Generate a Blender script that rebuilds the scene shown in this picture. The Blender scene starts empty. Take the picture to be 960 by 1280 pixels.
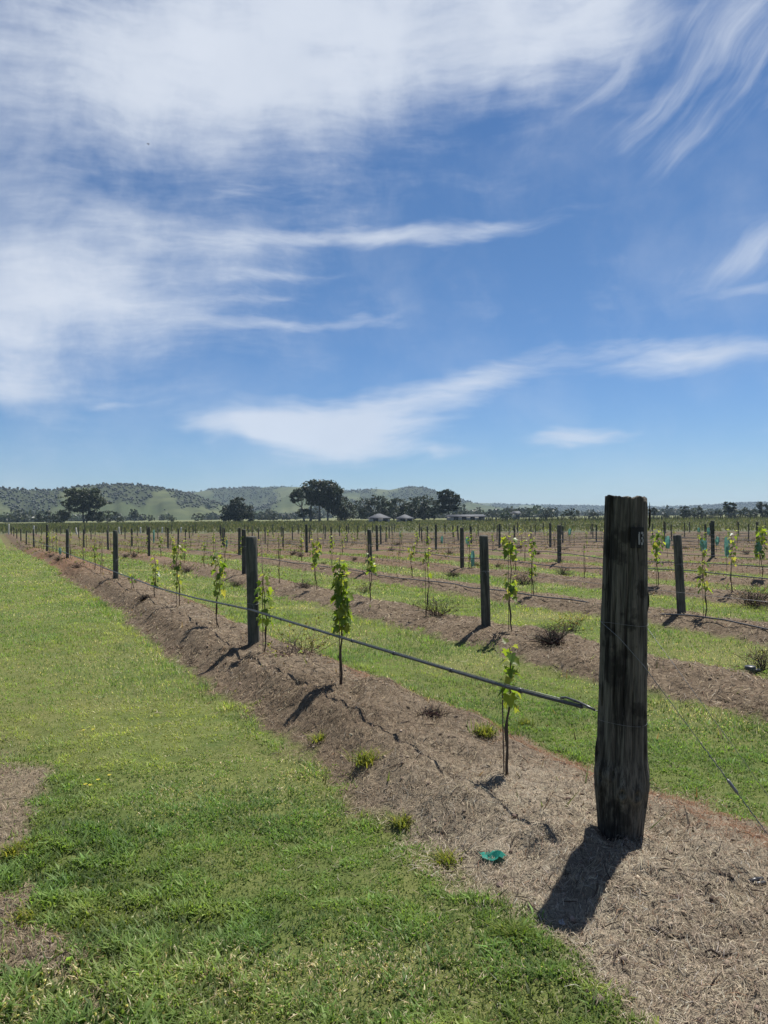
import bpy, math, random
import numpy as np
from mathutils import Vector, Matrix, Quaternion

random.seed(7)
RNG = np.random.default_rng(11)
SC = bpy.context.scene
COL = SC.collection
R = math.radians

# ------------------------------------------------------------------ camera
F_PX, IW, IH = 961.0, 960.0, 1280.0
EYE = 1.6
PITCH, ROLL = R(0.328), R(0.54)
CF = Vector((0, math.cos(PITCH), math.sin(PITCH)))
U0 = Vector((0, -math.sin(PITCH), math.cos(PITCH)))
R0 = Vector((1, 0, 0))
CU = U0 * math.cos(ROLL) + R0 * math.sin(ROLL)
CR = R0 * math.cos(ROLL) - U0 * math.sin(ROLL)
cam_d = bpy.data.cameras.new('camera')
cam_d.sensor_fit = 'HORIZONTAL'
cam_d.sensor_width = 36.0
cam_d.lens = 36.0 * F_PX / IW
cam_d.clip_start = 0.05
cam_d.clip_end = 20000
cam = bpy.data.objects.new('camera', cam_d)
COL.objects.link(cam)
cam.matrix_world = Matrix((
    (CR.x, CU.x, -CF.x, 0), (CR.y, CU.y, -CF.y, 0), (CR.z, CU.z, -CF.z, EYE), (0, 0, 0, 1)))
SC.camera = cam


def ray(px, py):
    """direction of a photo pixel"""
    return (CF * F_PX + CR * (px - IW / 2) - CU * (py - IH / 2)).normalized()


def project(p):
    v = Vector(p) - Vector((0, 0, EYE))
    z = v.dot(CF)
    if z < 0.05:
        return (-9999, -9999, z)
    return (IW / 2 + F_PX * v.dot(CR) / z, IH / 2 - F_PX * v.dot(CU) / z, z)


# ------------------------------------------------------------------ light, exposure
SUN_EL, SUN_AZ = R(63.5), R(36)          # azimuth clockwise from +Y
S = Vector((math.sin(SUN_AZ) * math.cos(SUN_EL), math.cos(SUN_AZ) * math.cos(SUN_EL), math.sin(SUN_EL)))
sun_d = bpy.data.lights.new('sun', 'SUN')
sun_d.energy = 5.0
sun_d.angle = R(0.53)
sun_d.color = (1.0, 0.955, 0.885)
sun = bpy.data.objects.new('sun', sun_d)
COL.objects.link(sun)
sun.rotation_mode = 'QUATERNION'
sun.rotation_quaternion = S.to_track_quat('Z', 'Y')
SC.view_settings.view_transform = 'Standard'
SC.view_settings.look = 'None'
SC.view_settings.gamma = 1.0
SC.view_settings.use_curve_mapping = False
SC.view_settings.exposure = 0.66
SC.render.engine = 'CYCLES'
SC.cycles.max_bounces = 6
SC.cycles.diffuse_bounces = 3
SC.cycles.glossy_bounces = 2
SC.cycles.transmission_bounces = 4
SC.cycles.transparent_max_bounces = 6
SC.cycles.volume_bounces = 0
SKY_STRENGTH = 0.0502


class NB:
    """small helper to write node trees as expressions"""
    def __init__(self, nt):
        self.nt = nt

    def new(self, t, **kw):
        n = self.nt.nodes.new(t)
        for k, v in kw.items():
            setattr(n, k, v)
        return n

    def put(self, sock, v):
        if v is None:
            return
        if isinstance(v, bpy.types.NodeSocket):
            self.nt.links.new(v, sock)
        else:
            if isinstance(v, (tuple, list)) and sock.type == 'RGBA' and len(v) == 3:
                v = (*v, 1.0)
            sock.default_value = v

    def m(self, op, a, b=None, c=None, clamp=False):
        n = self.new('ShaderNodeMath', operation=op)
        n.use_clamp = clamp
        self.put(n.inputs[0], a)
        self.put(n.inputs[1], b)
        self.put(n.inputs[2], c)
        return n.outputs[0]

    def add(self, a, b): return self.m('ADD', a, b)
    def sub(self, a, b): return self.m('SUBTRACT', a, b)
    def mul(self, a, b): return self.m('MULTIPLY', a, b)

    def ss(self, v, lo, hi, to0=0.0, to1=1.0):
        n = self.new('ShaderNodeMapRange', interpolation_type='SMOOTHSTEP')
        self.put(n.inputs['Value'], v)
        n.inputs['From Min'].default_value = lo
        n.inputs['From Max'].default_value = hi
        n.inputs['To Min'].default_value = to0
        n.inputs['To Max'].default_value = to1
        return n.outputs[0]

    def xyz(self, x, y, z=0.0):
        n = self.new('ShaderNodeCombineXYZ')
        self.put(n.inputs[0], x); self.put(n.inputs[1], y); self.put(n.inputs[2], z)
        return n.outputs[0]

    def sep(self, v):
        n = self.new('ShaderNodeSeparateXYZ')
        self.put(n.inputs[0], v)
        return n.outputs

    def noise(self, vec, scale, detail=4.0, rough=0.55, dist=0.0, col=False):
        n = self.new('ShaderNodeTexNoise')
        self.put(n.inputs['Vector'], vec)
        self.put(n.inputs['Scale'], scale)
        self.put(n.inputs['Detail'], detail)
        self.put(n.inputs['Roughness'], rough)
        self.put(n.inputs['Distortion'], dist)
        return n.outputs['Color' if col else 'Fac']

    def mix(self, f, a, b):
        n = self.new('ShaderNodeMix', data_type='RGBA')
        self.put(n.inputs['Factor'], f)
        self.put(n.inputs[6], a)
        self.put(n.inputs[7], b)
        return n.outputs[2]

    def vscale(self, v, s):
        n = self.new('ShaderNodeVectorMath', operation='MULTIPLY')
        self.put(n.inputs[0], v)
        n.inputs[1].default_value = s
        return n.outputs[0]

    def vadd(self, a, b):
        n = self.new('ShaderNodeVectorMath', operation='ADD')
        self.put(n.inputs[0], a); self.put(n.inputs[1], b)
        return n.outputs[0]

    def attr(self, name, out='Fac'):
        n = self.new('ShaderNodeAttribute')
        n.attribute_name = name
        return n.outputs[out]


# ------------------------------------------------------------------ sky
world = bpy.data.worlds.new('World')
SC.world = world
world.use_nodes = True
wt = world.node_tree
wt.nodes.clear()
W = NB(wt)
sky = W.new('ShaderNodeTexSky', sky_type='NISHITA')
sky.sun_disc = False
sky.sun_elevation = SUN_EL
sky.sun_rotation = SUN_AZ
sky.altitude = 200
sky.air_density = 1.0
sky.dust_density = 0.1
sky.ozone_density = 2.5
dirv = W.new('ShaderNodeTexCoord').outputs['Generated']
dx, dy, dz = W.sep(dirv)
az = W.m('ARCTAN2', dx, dy)
el = W.m('ARCSINE', dz)
K = F_PX / 100.0
u = W.mul(az, K)
v = W.mul(el, K)


def uv_of(px, py):
    d = ray(px, py)
    return math.atan2(d.x, d.y) * K, math.asin(d.z) * K


# slow bending of the streak direction, then long thin fibres
pos = W.xyz(u, v)
warp = W.noise(pos, 0.28, 3, 0.5, col=True)
warp2 = W.noise(W.vadd(pos, (7.3, 2.1, 0)), 0.9, 3, 0.55, col=True)
pw = W.vadd(pos, W.vscale(W.vadd(warp, (-0.5, -0.5, -0.5)), (1.4, 0.9, 0)))
pw = W.vadd(pw, W.vscale(W.vadd(warp2, (-0.5, -0.5, -0.5)), (0.26, 0.16, 0)))


def fibre(ang, sx, sy, detail, rough, off):
    mp = W.new('ShaderNodeMapping', vector_type='TEXTURE')
    W.put(mp.inputs['Vector'], pw)
    mp.inputs['Rotation'].default_value = (0, 0, ang)
    mp.inputs['Location'].default_value = (off, off * 0.7, 0)
    return W.noise(W.vscale(mp.outputs[0], (sx, sy, 1)), 1.0, detail, rough)


fa = fibre(R(-5), 0.34, 2.6, 8, 0.60, 3.1)
fb = fibre(R(7), 0.8, 5.2, 7, 0.62, 9.4)
fs = fibre(R(48), 0.55, 3.4, 8, 0.62, 5.5)
fc = fibre(R(3), 0.9, 11.0, 6, 0.62, 1.7)
fib = W.add(W.add(W.mul(fa, 0.55), W.mul(fb, 0.32)), W.mul(fc, 0.13))


def blob_sum(blobs):
    """soft streaks; each one spans two points of the sky seen from here, with a half width"""
    tot = None
    for (x0, y0, x1, y1, hw, st) in blobs:
        a, b = uv_of(x0, y0), uv_of(x1, y1)
        cu_, cv_ = (a[0] + b[0]) / 2, (a[1] + b[1]) / 2
        ang = math.atan2(b[1] - a[1], b[0] - a[0])
        la = max(0.12, math.hypot(b[0] - a[0], b[1] - a[1]) / 2)
        lb = hw / 100.0
        ca, sa = math.cos(ang), math.sin(ang)
        du, dv = W.sub(wu, cu_), W.sub(wv, cv_)
        p = W.m('MULTIPLY_ADD', dv, sa / la, W.mul(du, ca / la))
        q = W.m('MULTIPLY_ADD', dv, ca / lb, W.mul(du, -sa / lb))
        r2 = W.m('MULTIPLY_ADD', q, q, W.mul(p, p))
        g = W.mul(W.m('POWER', 2.7183, W.mul(r2, -1.0)), st)
        tot = g if tot is None else W.add(tot, g)
    return tot


wsep = W.sep(W.vadd(pos, W.vscale(W.vadd(warp2, (-0.5, -0.5, -0.5)), (0.75, 0.45, 0))))
wu, wv = wsep[0], wsep[1]
sheet = blob_sum([
    (-300, 62, 640, 58, 78, 0.70), (170, 95, 600, 62, 42, 0.30), (-200, -110, 900, -130, 120, 0.85), (600, 55, 840, -30, 46, 0.60),
    (-280, 314, 330, 344, 76, 0.92), (-220, 392, 330, 402, 40, 0.42), (120, 272, 430, 298, 36, 0.25), (-170, 475, 140, 482, 34, 0.85),
    (100, 172, 560, 165, 30, 0.06),
])
wisp = blob_sum([
    (140, 300, 740, 260, 16, 1.05), (120, 392, 535, 411, 12, 0.95), (170, 345, 505, 343, 13, 0.65), (200, 246, 470, 238, 16, 0.5), (180, 372, 430, 378, 10, 0.6), (150, 440, 330, 447, 9, 0.5),
    (222, 517, 540, 536, 27, 1.08), (235, 524, 400, 545, 16, .6), (320, 548, 470, 566, 22, 0.6), (330, 545, 560, 570, 26, 0.75), (420, 525, 720, 455, 26, 0.95), (500, 490, 700, 450, 16, 0.4),
    (740, 462, 1050, 425, 22, 1.05), (640, 552, 790, 535, 14, 1.0), (840, 372, 1040, 345, 10, 0.6), (95, 511, 170, 507, 6, 0.7),
    (535, 566, 580, 566, 9, 0.6), (240, 577, 270, 578, 6, 0.45), (640, 573, 690, 569, 5, 0.35), (880, 310, 1010, 290, 26, 0.40),
])
feather = blob_sum([
    (870, 130, 1000, -60, 60, 1.08), (690, 158, 850, 20, 26, 0.70), (750, 195, 850, 95, 20, 0.72), (810, 222, 900, 140, 22, 0.70),
    (890, 345, 1010, 270, 26, 0.85), (830, 345, 930, 318, 14, 0.5),
])
# the rest of the sky carries the same thin cirrus
away = W.m('MAXIMUM', W.ss(W.m('ABSOLUTE', az), 0.62, 0.95), W.ss(el, 0.72, 0.95))
away = W.mul(away, W.ss(el, 0.04, 0.25))
low = W.noise(pos, 0.16, 2, 0.5)
gen = W.mul(W.mul(W.ss(low, 0.40, 0.66), away), 0.6)
iso = W.noise(W.vadd(pw, (4.4, 8.2, 0)), 0.9, 7, 0.60)
fib_s = W.add(W.mul(fib, 0.52), W.mul(iso, 0.48))
c_sheet = W.ss(W.add(W.add(sheet, gen), W.mul(W.sub(fib_s, 0.5), 2.9)), 0.05, 1.38)
c_wisp = W.ss(W.add(wisp, W.mul(W.sub(fib, 0.5), 2.6)), 0.30, 1.5)
c_feat = W.ss(W.add(feather, W.mul(W.sub(fs, 0.5), 2.3)), 0.22, 1.75)
c_feat = W.mul(c_feat, W.ss(feather, 0.03, 0.3))
c_wisp = W.mul(c_wisp, W.ss(wisp, 0.03, 0.3))
inv = lambda x: W.sub(1.0, x)
cl = W.sub(1.0, W.mul(W.mul(inv(c_sheet), inv(W.mul(c_wisp, 0.9))), inv(W.mul(c_feat, 0.75))))
veil = W.mul(W.ss(W.noise(pw, 0.55, 6, 0.6), 0.40, 0.75), 0.16)
cl = W.add(W.mul(cl, 0.90), W.mul(veil, W.sub(1.0, cl)))
cl = W.mul(cl, W.ss(el, 0.0, 0.05))
thick = W.noise(pw, 0.7, 4, 0.5)
cloud_col = W.mix(thick, (7.6, 8.4, 9.8), (10.4, 11.0, 12.0))
hue = W.new('ShaderNodeHueSaturation')
hue.inputs['Saturation'].default_value = 1.15
hue.inputs['Value'].default_value = 1.0
W.put(hue.inputs['Color'], sky.outputs[0])
tint = W.new('ShaderNodeMix', data_type='RGBA', blend_type='MULTIPLY')
tint.inputs[0].default_value = 1.0
W.put(tint.inputs[6], hue.outputs[0])
W.put(tint.inputs[7], W.mix(W.ss(el, 0.02, 0.38), (0.70, 0.88, 1.18), (0.82, 0.94, 1.08)))
skycol = W.mix(cl, tint.outputs[2], cloud_col)
bg = W.new('ShaderNodeBackground')
W.put(bg.inputs['Color'], skycol)
bg.inputs['Strength'].default_value = SKY_STRENGTH
wo = W.new('ShaderNodeOutputWorld')
wt.links.new(bg.outputs[0], wo.inputs['Surface'])


# ------------------------------------------------------------------ helpers
def props(o, label=None, cat=None, group=None, kind=None):
    if label: o['label'] = label
    if cat: o['category'] = cat
    if group: o['group'] = group
    if kind: o['kind'] = kind
    return o


def np_mesh(name, V, F, mats=None, col=None, attrs=None, smooth=False):
    V = np.asarray(V, dtype=np.float32)
    me = bpy.data.meshes.new(name)
    Fs = F if isinstance(F, list) else [F]
    Fs = [np.asarray(f, dtype=np.int32) for f in Fs if len(f)]
    me.vertices.add(len(V))
    me.vertices.foreach_set('co', V.ravel())
    nl = sum(f.size for f in Fs)
    npoly = sum(len(f) for f in Fs)
    me.loops.add(nl)
    me.loops.foreach_set('vertex_index', np.concatenate([f.ravel() for f in Fs]))
    me.polygons.add(npoly)
    starts, off = [], 0
    for f in Fs:
        k = f.shape[1]
        starts.append(off + np.arange(len(f), dtype=np.int32) * k)
        off += f.size
    me.polygons.foreach_set('loop_start', np.concatenate(starts))
    if smooth:
        me.polygons.foreach_set('use_smooth', np.ones(npoly, dtype=bool))
    me.update(calc_edges=True)
    if col is not None:
        a = me.attributes.new('Col', 'FLOAT_COLOR', 'POINT')
        c = np.ones((len(V), 4), dtype=np.float32)
        c[:, :3] = col
        a.data.foreach_set('color', c.ravel())
    for k, arr in (attrs or {}).items():
        a = me.attributes.new(k, 'FLOAT', 'POINT')
        a.data.foreach_set('value', np.asarray(arr, dtype=np.float32).ravel())
    for m_ in (mats if isinstance(mats, (list, tuple)) else [mats]):
        if m_ is not None:
            me.materials.append(m_)
    return me


def link(name, data, parent=None, loc=None):
    o = bpy.data.objects.new(name, data)
    COL.objects.link(o)
    if parent is not None:
        o.parent = parent
    if loc is not None:
        o.location = loc
    return o


def empty(name, loc):
    o = bpy.data.objects.new(name, None)
    o.empty_display_size = 0.1
    COL.objects.link(o)
    o.location = loc
    return o


class MB:
    """collects tubes, polygons and leaves, then makes one mesh of them"""
    def __init__(self):
        self.V, self.F, self.C = [], {}, []
        self.n = 0

    def _f(self, f):
        self.F.setdefault(len(f), []).append(f)

    def poly(self, pts, col=(1, 1, 1)):
        b = self.n
        for p in pts:
            self.V.append(tuple(p)); self.C.append(col)
        self.n += len(pts)
        self._f(tuple(range(b, b + len(pts))))

    def tube(self, pts, rad, sides=6, col=(1, 1, 1), caps=True):
        pts = [Vector(p) for p in pts]
        if not isinstance(rad, (list, tuple)):
            rad = [rad] * len(pts)
        b = self.n
        ref = None
        for i, p in enumerate(pts):
            t = (pts[min(i + 1, len(pts) - 1)] - pts[max(i - 1, 0)])
            t = t.normalized() if t.length > 1e-9 else Vector((0, 0, 1))
            if ref is None:
                ref = Vector((1, 0, 0)) if abs(t.x) < 0.8 else Vector((0, 1, 0))
            e1 = (ref - t * ref.dot(t)).normalized()
            e2 = t.cross(e1)
            ref = e1
            for k in range(sides):
                a = 2 * math.pi * k / sides
                q = p + (e1 * math.cos(a) + e2 * math.sin(a)) * rad[i]
                self.V.append(tuple(q)); self.C.append(col)
        self.n += sides * len(pts)
        for i in range(len(pts) - 1):
            for k in range(sides):
                k2 = (k + 1) % sides
                self._f((b + i * sides + k, b + i * sides + k2, b + (i + 1) * sides + k2, b + (i + 1) * sides + k))
        if caps:
            self._f(tuple(b + k for k in reversed(range(sides))))
            e = b + (len(pts) - 1) * sides
            self._f(tuple(e + k for k in range(sides)))

    def tri_block(self, V, F, col):
        b = self.n
        for p in V:
            self.V.append(tuple(p)); self.C.append(col)
        self.n += len(V)
        for f in F:
            self._f(tuple(b + i for i in f))

    def box(self, c, sx, sy, sz, col=(1, 1, 1), rotz=0.0):
        M = Matrix.Rotation(rotz, 3, 'Z')
        vs = [Vector(c) + M @ Vector((x * sx / 2, y * sy / 2, z * sz / 2)) for x in (-1, 1) for y in (-1, 1) for z in (-1, 1)]
        self.tri_block(vs, [(0, 1, 3, 2), (4, 6, 7, 5), (0, 4, 5, 1), (2, 3, 7, 6), (0, 2, 6, 4), (1, 5, 7, 3)], col)

    def mesh(self, name, mat, smooth=False):
        return np_mesh(name, np.array(self.V, dtype=np.float32), [np.array(f) for f in self.F.values()], mat, np.array(self.C, dtype=np.float32), smooth=smooth)


def vnoise(x, y, seed=0):
    """2-D value noise, 0..1"""
    x = np.asarray(x, dtype=np.float64); y = np.asarray(y, dtype=np.float64)
    xi, yi = np.floor(x).astype(np.int64), np.floor(y).astype(np.int64)
    fx, fy = x - xi, y - yi
    fx = fx * fx * (3 - 2 * fx); fy = fy * fy * (3 - 2 * fy)

    def h(a, b):
        n = (a * 374761393 + b * 668265263 + seed * 982451653) & 0x7fffffff
        n = ((n ^ (n >> 13)) * 1274126177) & 0x7fffffff
        n = n ^ (n >> 16)
        return (n & 0xffff) / 65535.0
    return (h(xi, yi) * (1 - fx) + h(xi + 1, yi) * fx) * (1 - fy) + (h(xi, yi + 1) * (1 - fx) + h(xi + 1, yi + 1) * fx) * fy


def fbm(x, y, seed=0, o=3):
    s, a, t = 0, 1.0, 0
    for i in range(o):
        s = s + a * vnoise(x * 2 ** i, y * 2 ** i, seed + i * 17)
        t += a
        a *= 0.5
    return s / t


def sst(v, lo, hi):
    q = np.clip((np.asarray(v, dtype=np.float64) - lo) / (hi - lo), 0, 1)
    return q * q * (3 - 2 * q)


# ------------------------------------------------------------------ vineyard layout
TAN = 0.513
CT, ST = 1 / math.hypot(1, TAN), TAN / math.hypot(1, TAN)     # row direction (-ST, CT), across (CT, ST)
X0, SP = 3.05, 3.2                                             # first row crosses y=0 at X0; spacing of the rows


def t_of(x, y): return (x - X0) * CT + y * ST
def s_of(x, y): return -(x - X0) * ST + y * CT


def row_at_depth(i, d): return (X0 + i * SP / CT - TAN * d, d)


def row_at_px(i, px):
    k = (px - IW / 2) / F_PX
    d = (X0 + i * SP / CT) / (k + TAN)
    return row_at_depth(i, d)


S_END = s_of(1.14, 3.75)
# far edge of the block: from (-58.6,122) to (45,90)
def block_in(x, y):
    return (122 + (x + 58.6) * (90 - 122) / (45 + 58.6)) - y


def ground_z(x, y, mound=True):
    x = np.asarray(x, dtype=np.float64); y = np.asarray(y, dtype=np.float64)
    r = np.hypot(x, y)
    z = -0.62 * sst(r, 26, 72) + 0.5 * sst(r, 118, 330)
    z = z + (fbm(x * 0.35, y * 0.35, 3, 2) - 0.5) * 0.06
    if mound:
        t, s = t_of(x, y), s_of(x, y)
        tw = t + (fbm(x * 0.5, y * 0.5, 21, 2) - 0.5) * 0.3
        c = np.abs(tw - SP * np.round(tw / SP))
        inb = (t > -1.6) & (block_in(x, y) > 0)
        prof = np.exp(-(c / 0.50) ** 4 * 0.9)
        along = 0.62 + 0.76 * fbm(s * 0.55, np.round(t / SP) * 9.1 + 2, 5, 2)
        taper = np.where(t < 1.6, sst(s, S_END - 1.0, S_END + 1.1) * 0.93 + 0.07, 1.0)
        z = z + np.where(inb, np.where(t < 1.6, .135, .100) * prof * along * taper, 0)
        side = np.where(t < 0, sst(-tw, .30, .80), np.where(inb, sst(c, .34, .82), 0))
        low = np.where(t < 0, .098, .045) * np.where(t < 1.6, 0.30 + 0.70 * taper, 1.0)
        z = z - side * low * np.where(t < -1.5, sst(-r, -90, -40), 1)
        near = np.clip(1.4 - r / 22, 0, 1)
        bedm = np.where(inb, np.exp(-(c / 0.7) ** 4), 0)
        z = z + bedm * near * ((fbm(x * 3.1, y * 3.1, 8, 3) - 0.5) * 0.16 + (vnoise(x * 8, y * 8, 35) - 0.5) * 0.035 + (vnoise(x * 17, y * 17, 31) - 0.5) * 0.036)
        turf = (1 - bedm) * np.clip(1.5 - r / 9, 0, 1)
        z = z + turf * ((vnoise(x * 10, y * 10, 131) - 0.5) * 0.024 + (fbm(x * 3.2, y * 3.2, 133, 2) - 0.5) * 0.05)
    return z


def gz(x, y):
    return float(ground_z(np.array([x]), np.array([y]))[0])


def ground_at(px, py):
    d = ray(px, py)
    z = 0.0
    for _ in range(12):
        k = (z - EYE) / d.z
        x, y = d.x * k, d.y * k
        z = gz(x, y)
    return Vector((x, y, z))


# ------------------------------------------------------------------ materials
def material(name):
    m_ = bpy.data.materials.new(name)
    m_.use_nodes = True
    m_.node_tree.nodes.clear()
    b = NB(m_.node_tree)
    out = b.new('ShaderNodeOutputMaterial')
    return m_, b, out


def principled(b, col, rough=0.8, spec=0.3, metal=0.0, normal=None):
    p = b.new('ShaderNodeBsdfPrincipled')
    b.put(p.inputs['Base Color'], col)
    b.put(p.inputs['Roughness'], rough)
    p.inputs['Specular IOR Level'].default_value = spec
    p.inputs['Metallic'].default_value = metal
    if normal is not None:
        b.put(p.inputs['Normal'], normal)
    return p


def bump(b, h, strength, dist):
    n = b.new('ShaderNodeBump')
    n.inputs['Strength'].default_value = strength
    n.inputs['Distance'].default_value = dist
    b.put(n.inputs['Height'], h)
    return n.outputs[0]


def mat_simple(name, col, rough=0.7, spec=0.3, metal=0.0, var=0.25, scale=30):
    m_, b, out = material(name)
    pos_ = b.new('ShaderNodeTexCoord').outputs['Object']
    n = b.noise(pos_, scale, 4)
    dark = tuple(c * (1 - var) for c in col)
    lite = tuple(min(1, c * (1 + var)) for c in col)
    c = b.mix(b.ss(n, 0.3, 0.7), dark, lite)
    p = principled(b, c, rough, spec, metal)
    b.nt.links.new(p.outputs[0], out.inputs[0])
    return m_


def mat_leaf(name, transl=0.45, rough=0.5, spec=0.35, boost=(1.5, 1.55, 0.75)):
    """leaf colour from the vertex attribute, light shines through"""
    m_, b, out = material(name)
    c = b.attr('Col', 'Color')
    p = principled(b, c, rough, spec)
    tr = b.new('ShaderNodeBsdfTranslucent')
    mx = b.new('ShaderNodeMix', data_type='RGBA', blend_type='MULTIPLY')
    mx.inputs[0].default_value = 1.0
    b.put(mx.inputs[6], c)
    mx.inputs[7].default_value = (*boost, 1)
    b.put(tr.inputs['Color'], mx.outputs[2])
    ms = b.new('ShaderNodeMixShader')
    ms.inputs[0].default_value = transl
    b.nt.links.new(p.outputs[0], ms.inputs[1])
    b.nt.links.new(tr.outputs[0], ms.inputs[2])
    b.nt.links.new(ms.outputs[0], out.inputs[0])
    return m_


def mat_vcol(name, rough=0.9, spec=0.15):
    m_, b, out = material(name)
    p = principled(b, b.attr('Col', 'Color'), rough, spec)
    b.nt.links.new(p.outputs[0], out.inputs[0])
    return m_


def mat_timber(name, base, dark, lite, stain=0.5, grain=1.0):
    m_, b, out = material(name)
    pos_ = b.new('ShaderNodeTexCoord').outputs['Object']
    oi = b.new('ShaderNodeObjectInfo').outputs['Random']
    posr = b.vadd(pos_, b.xyz(b.mul(oi, 37.0), b.mul(oi, 11.0), b.mul(oi, 23.0)))
    st = b.noise(b.vscale(posr, (60 * grain, 60 * grain, 3)), 1.0, 6, 0.65)
    st2 = b.noise(b.vscale(posr, (14, 14, 1.1)), 1.0, 4, 0.6)
    blot = b.noise(posr, 7.0, 5, 0.6)
    c = b.mix(b.ss(st, 0.35, 0.7), base, lite)
    c = b.mix(b.mul(b.ss(st2, 0.48, 0.60), 0.85), c, dark)
    fine = b.noise(b.vscale(posr, (160 * grain, 160 * grain, 5)), 1.0, 4, 0.7)
    c = b.mix(b.mul(b.ss(fine, 0.50, 0.66), 0.45), c, lite)
    c = b.mix(b.mul(b.ss(fine, 0.48, 0.34), 0.6), c, dark)
    c = b.mix(b.mul(b.ss(blot, 0.5, 0.62), stain), c, dark)
    tint = b.mix(oi, (0.86, 0.9, 0.86), (1.12, 1.05, 1.0))
    mx = b.new('ShaderNodeMix', data_type='RGBA', blend_type='MULTIPLY')
    mx.inputs[0].default_value = 1.0
    b.put(mx.inputs[6], c); b.put(mx.inputs[7], tint)
    nrm = bump(b, b.add(st, b.mul(blot, 0.5)), 0.7, 0.006)
    p = principled(b, mx.outputs[2], 0.85, 0.2, normal=nrm)
    b.nt.links.new(p.outputs[0], out.inputs[0])
    return m_


def mat_ground():
    m_, b, out = material('ground_soil_and_turf')
    g = b.new('ShaderNodeNewGeometry').outputs['Position']
    tw = b.attr('tw')
    blk = b.attr('blk')
    far = b.attr('far')
    bare = b.attr('bare')
    n_big = b.noise(g, 0.35, 4, 0.6)
    n_mid = b.noise(g, 2.2, 5, 0.62)
    n_fine = b.noise(g, 22, 5, 0.7)
    n_vf = b.noise(g, 95, 4, 0.7)
    # bands across the rows
    edge = b.mul(b.sub(n_mid, 0.5), 0.55)
    c = b.m('PINGPONG', tw, SP / 2)
    ce = b.add(b.add(c, edge), b.mul(b.ss(tw, 1.5, 1.7), 0.10))
    rows = b.mul(b.ss(tw, -1.55, -1.5), blk)
    bed = b.mul(b.ss(ce, 0.80, 0.64), rows)
    bed = b.m('MAXIMUM', bed, bare)
    # turf
    green = b.mix(b.ss(n_mid, 0.35, 0.65), (0.076, 0.106, 0.029), (0.116, 0.140, 0.041))
    green = b.mix(b.ss(n_big, 0.42, 0.62), green, (0.126, 0.134, 0.046))
    green = b.mix(b.mul(b.ss(n_fine, 0.56, 0.72), 0.55), green, (0.290, 0.250, 0.135))
    green = b.mix(b.mul(b.ss(n_vf, 0.5, 0.3), 0.6), green, (0.028, 0.036, 0.012))
    # weeds and dry growth take over farther into the block
    weed = b.mix(b.ss(n_mid, 0.4, 0.62), (0.086, 0.062, 0.036), (0.125, 0.108, 0.055))
    weed = b.mix(b.mul(b.ss(n_big, 0.52, 0.66), 0.8), weed, (0.095, 0.105, 0.034))
    turf = b.mix(b.mul(b.mul(far, rows), 0.85), green, weed)
    # bed: mulch of old straw on grey-brown soil
    soil = b.mix(b.ss(n_mid, 0.3, 0.7), (0.146, 0.119, 0.085), (0.262, 0.222, 0.162))
    soil = b.mix(b.mul(b.ss(n_fine, 0.5, 0.68), 0.75), soil, (0.385, 0.335, 0.250))
    soil = b.mix(b.mul(b.ss(n_vf, 0.52, 0.34), 0.75), soil, (0.060, 0.045, 0.036))
    sidev = b.m('PINGPONG', b.add(tw, SP / 4), SP / 2)          # high on the far side of each bed
    rustm = b.mul(b.mul(b.ss(ce, 0.38, 0.54), b.ss(n_big, 0.46, 0.58)), b.ss(n_fine, 0.35, 0.6))
    rustm = b.mul(rustm, b.ss(sidev, 0.9, 1.3))
    soil = b.mix(b.mul(b.ss(b.noise(g, 1.1, 4, 0.6), 0.52, 0.68), 0.6), soil, (0.105, 0.084, 0.066))
    soil = b.mix(b.mul(b.ss(b.noise(b.vadd(g, (31, 7, 3)), 0.9, 4, 0.6), 0.56, 0.70), 0.5), soil, (0.400, 0.350, 0.270))
    soil = b.mix(b.mul(b.attr('mulch_shade'), 0.74), soil, b.mix(b.ss(n_fine, 0.35, 0.65), (0.064, 0.044, 0.028), (0.142, 0.102, 0.066)))
    rustm = b.m('MAXIMUM', b.mul(rustm, 0.8), b.mul(b.attr('rust'), 0.55))
    soil = b.mix(b.mul(rustm, rows), soil, (0.170, 0.085, 0.046))
    dim = b.mix(b.ss(n_mid, 0.35, 0.65), (0.072, 0.051, 0.034), (0.128, 0.098, 0.066))
    soil = b.mix(b.mul(far, 0.9), soil, dim)
    c_in = b.mix(bed, turf, soil)
    # beyond the block: green crop, then pasture
    crop = b.mix(n_big, (0.070, 0.080, 0.042), (0.105, 0.100, 0.060))
    past = b.mix(b.noise(g, 0.012, 4, 0.6), (0.095, 0.115, 0.045), (0.170, 0.165, 0.085))
    outc = b.mix(b.attr('wide'), crop, past)
    c_all = b.mix(b.attr('beyond'), c_in, outc)
    nrm = bump(b, b.add(n_fine, b.mul(n_vf, 0.6)), 0.8, 0.02)
    p = principled(b, c_all, 0.95, 0.1, normal=nrm)
    b.nt.links.new(p.outputs[0], out.inputs[0])
    return m_


def mat_hills():
    m_, b, out = material('hill_grass')
    g = b.new('ShaderNodeNewGeometry').outputs['Position']
    n1 = b.noise(g, 0.006, 6, 0.62)
    n2 = b.noise(g, 0.03, 5, 0.65)
    c = b.mix(b.ss(n1, 0.38, 0.62), (0.054, 0.070, 0.034), (0.095, 0.106, 0.053))
    c = b.mix(b.mul(b.ss(n2, 0.5, 0.62), 0.5), c, (0.050, 0.057, 0.034))
    c = b.mix(b.mul(b.attr('wood'), 0.8), c, (0.036, 0.044, 0.027))
    p = principled(b, c, 0.95, 0.05)
    b.nt.links.new(p.outputs[0], out.inputs[0])
    return m_


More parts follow.
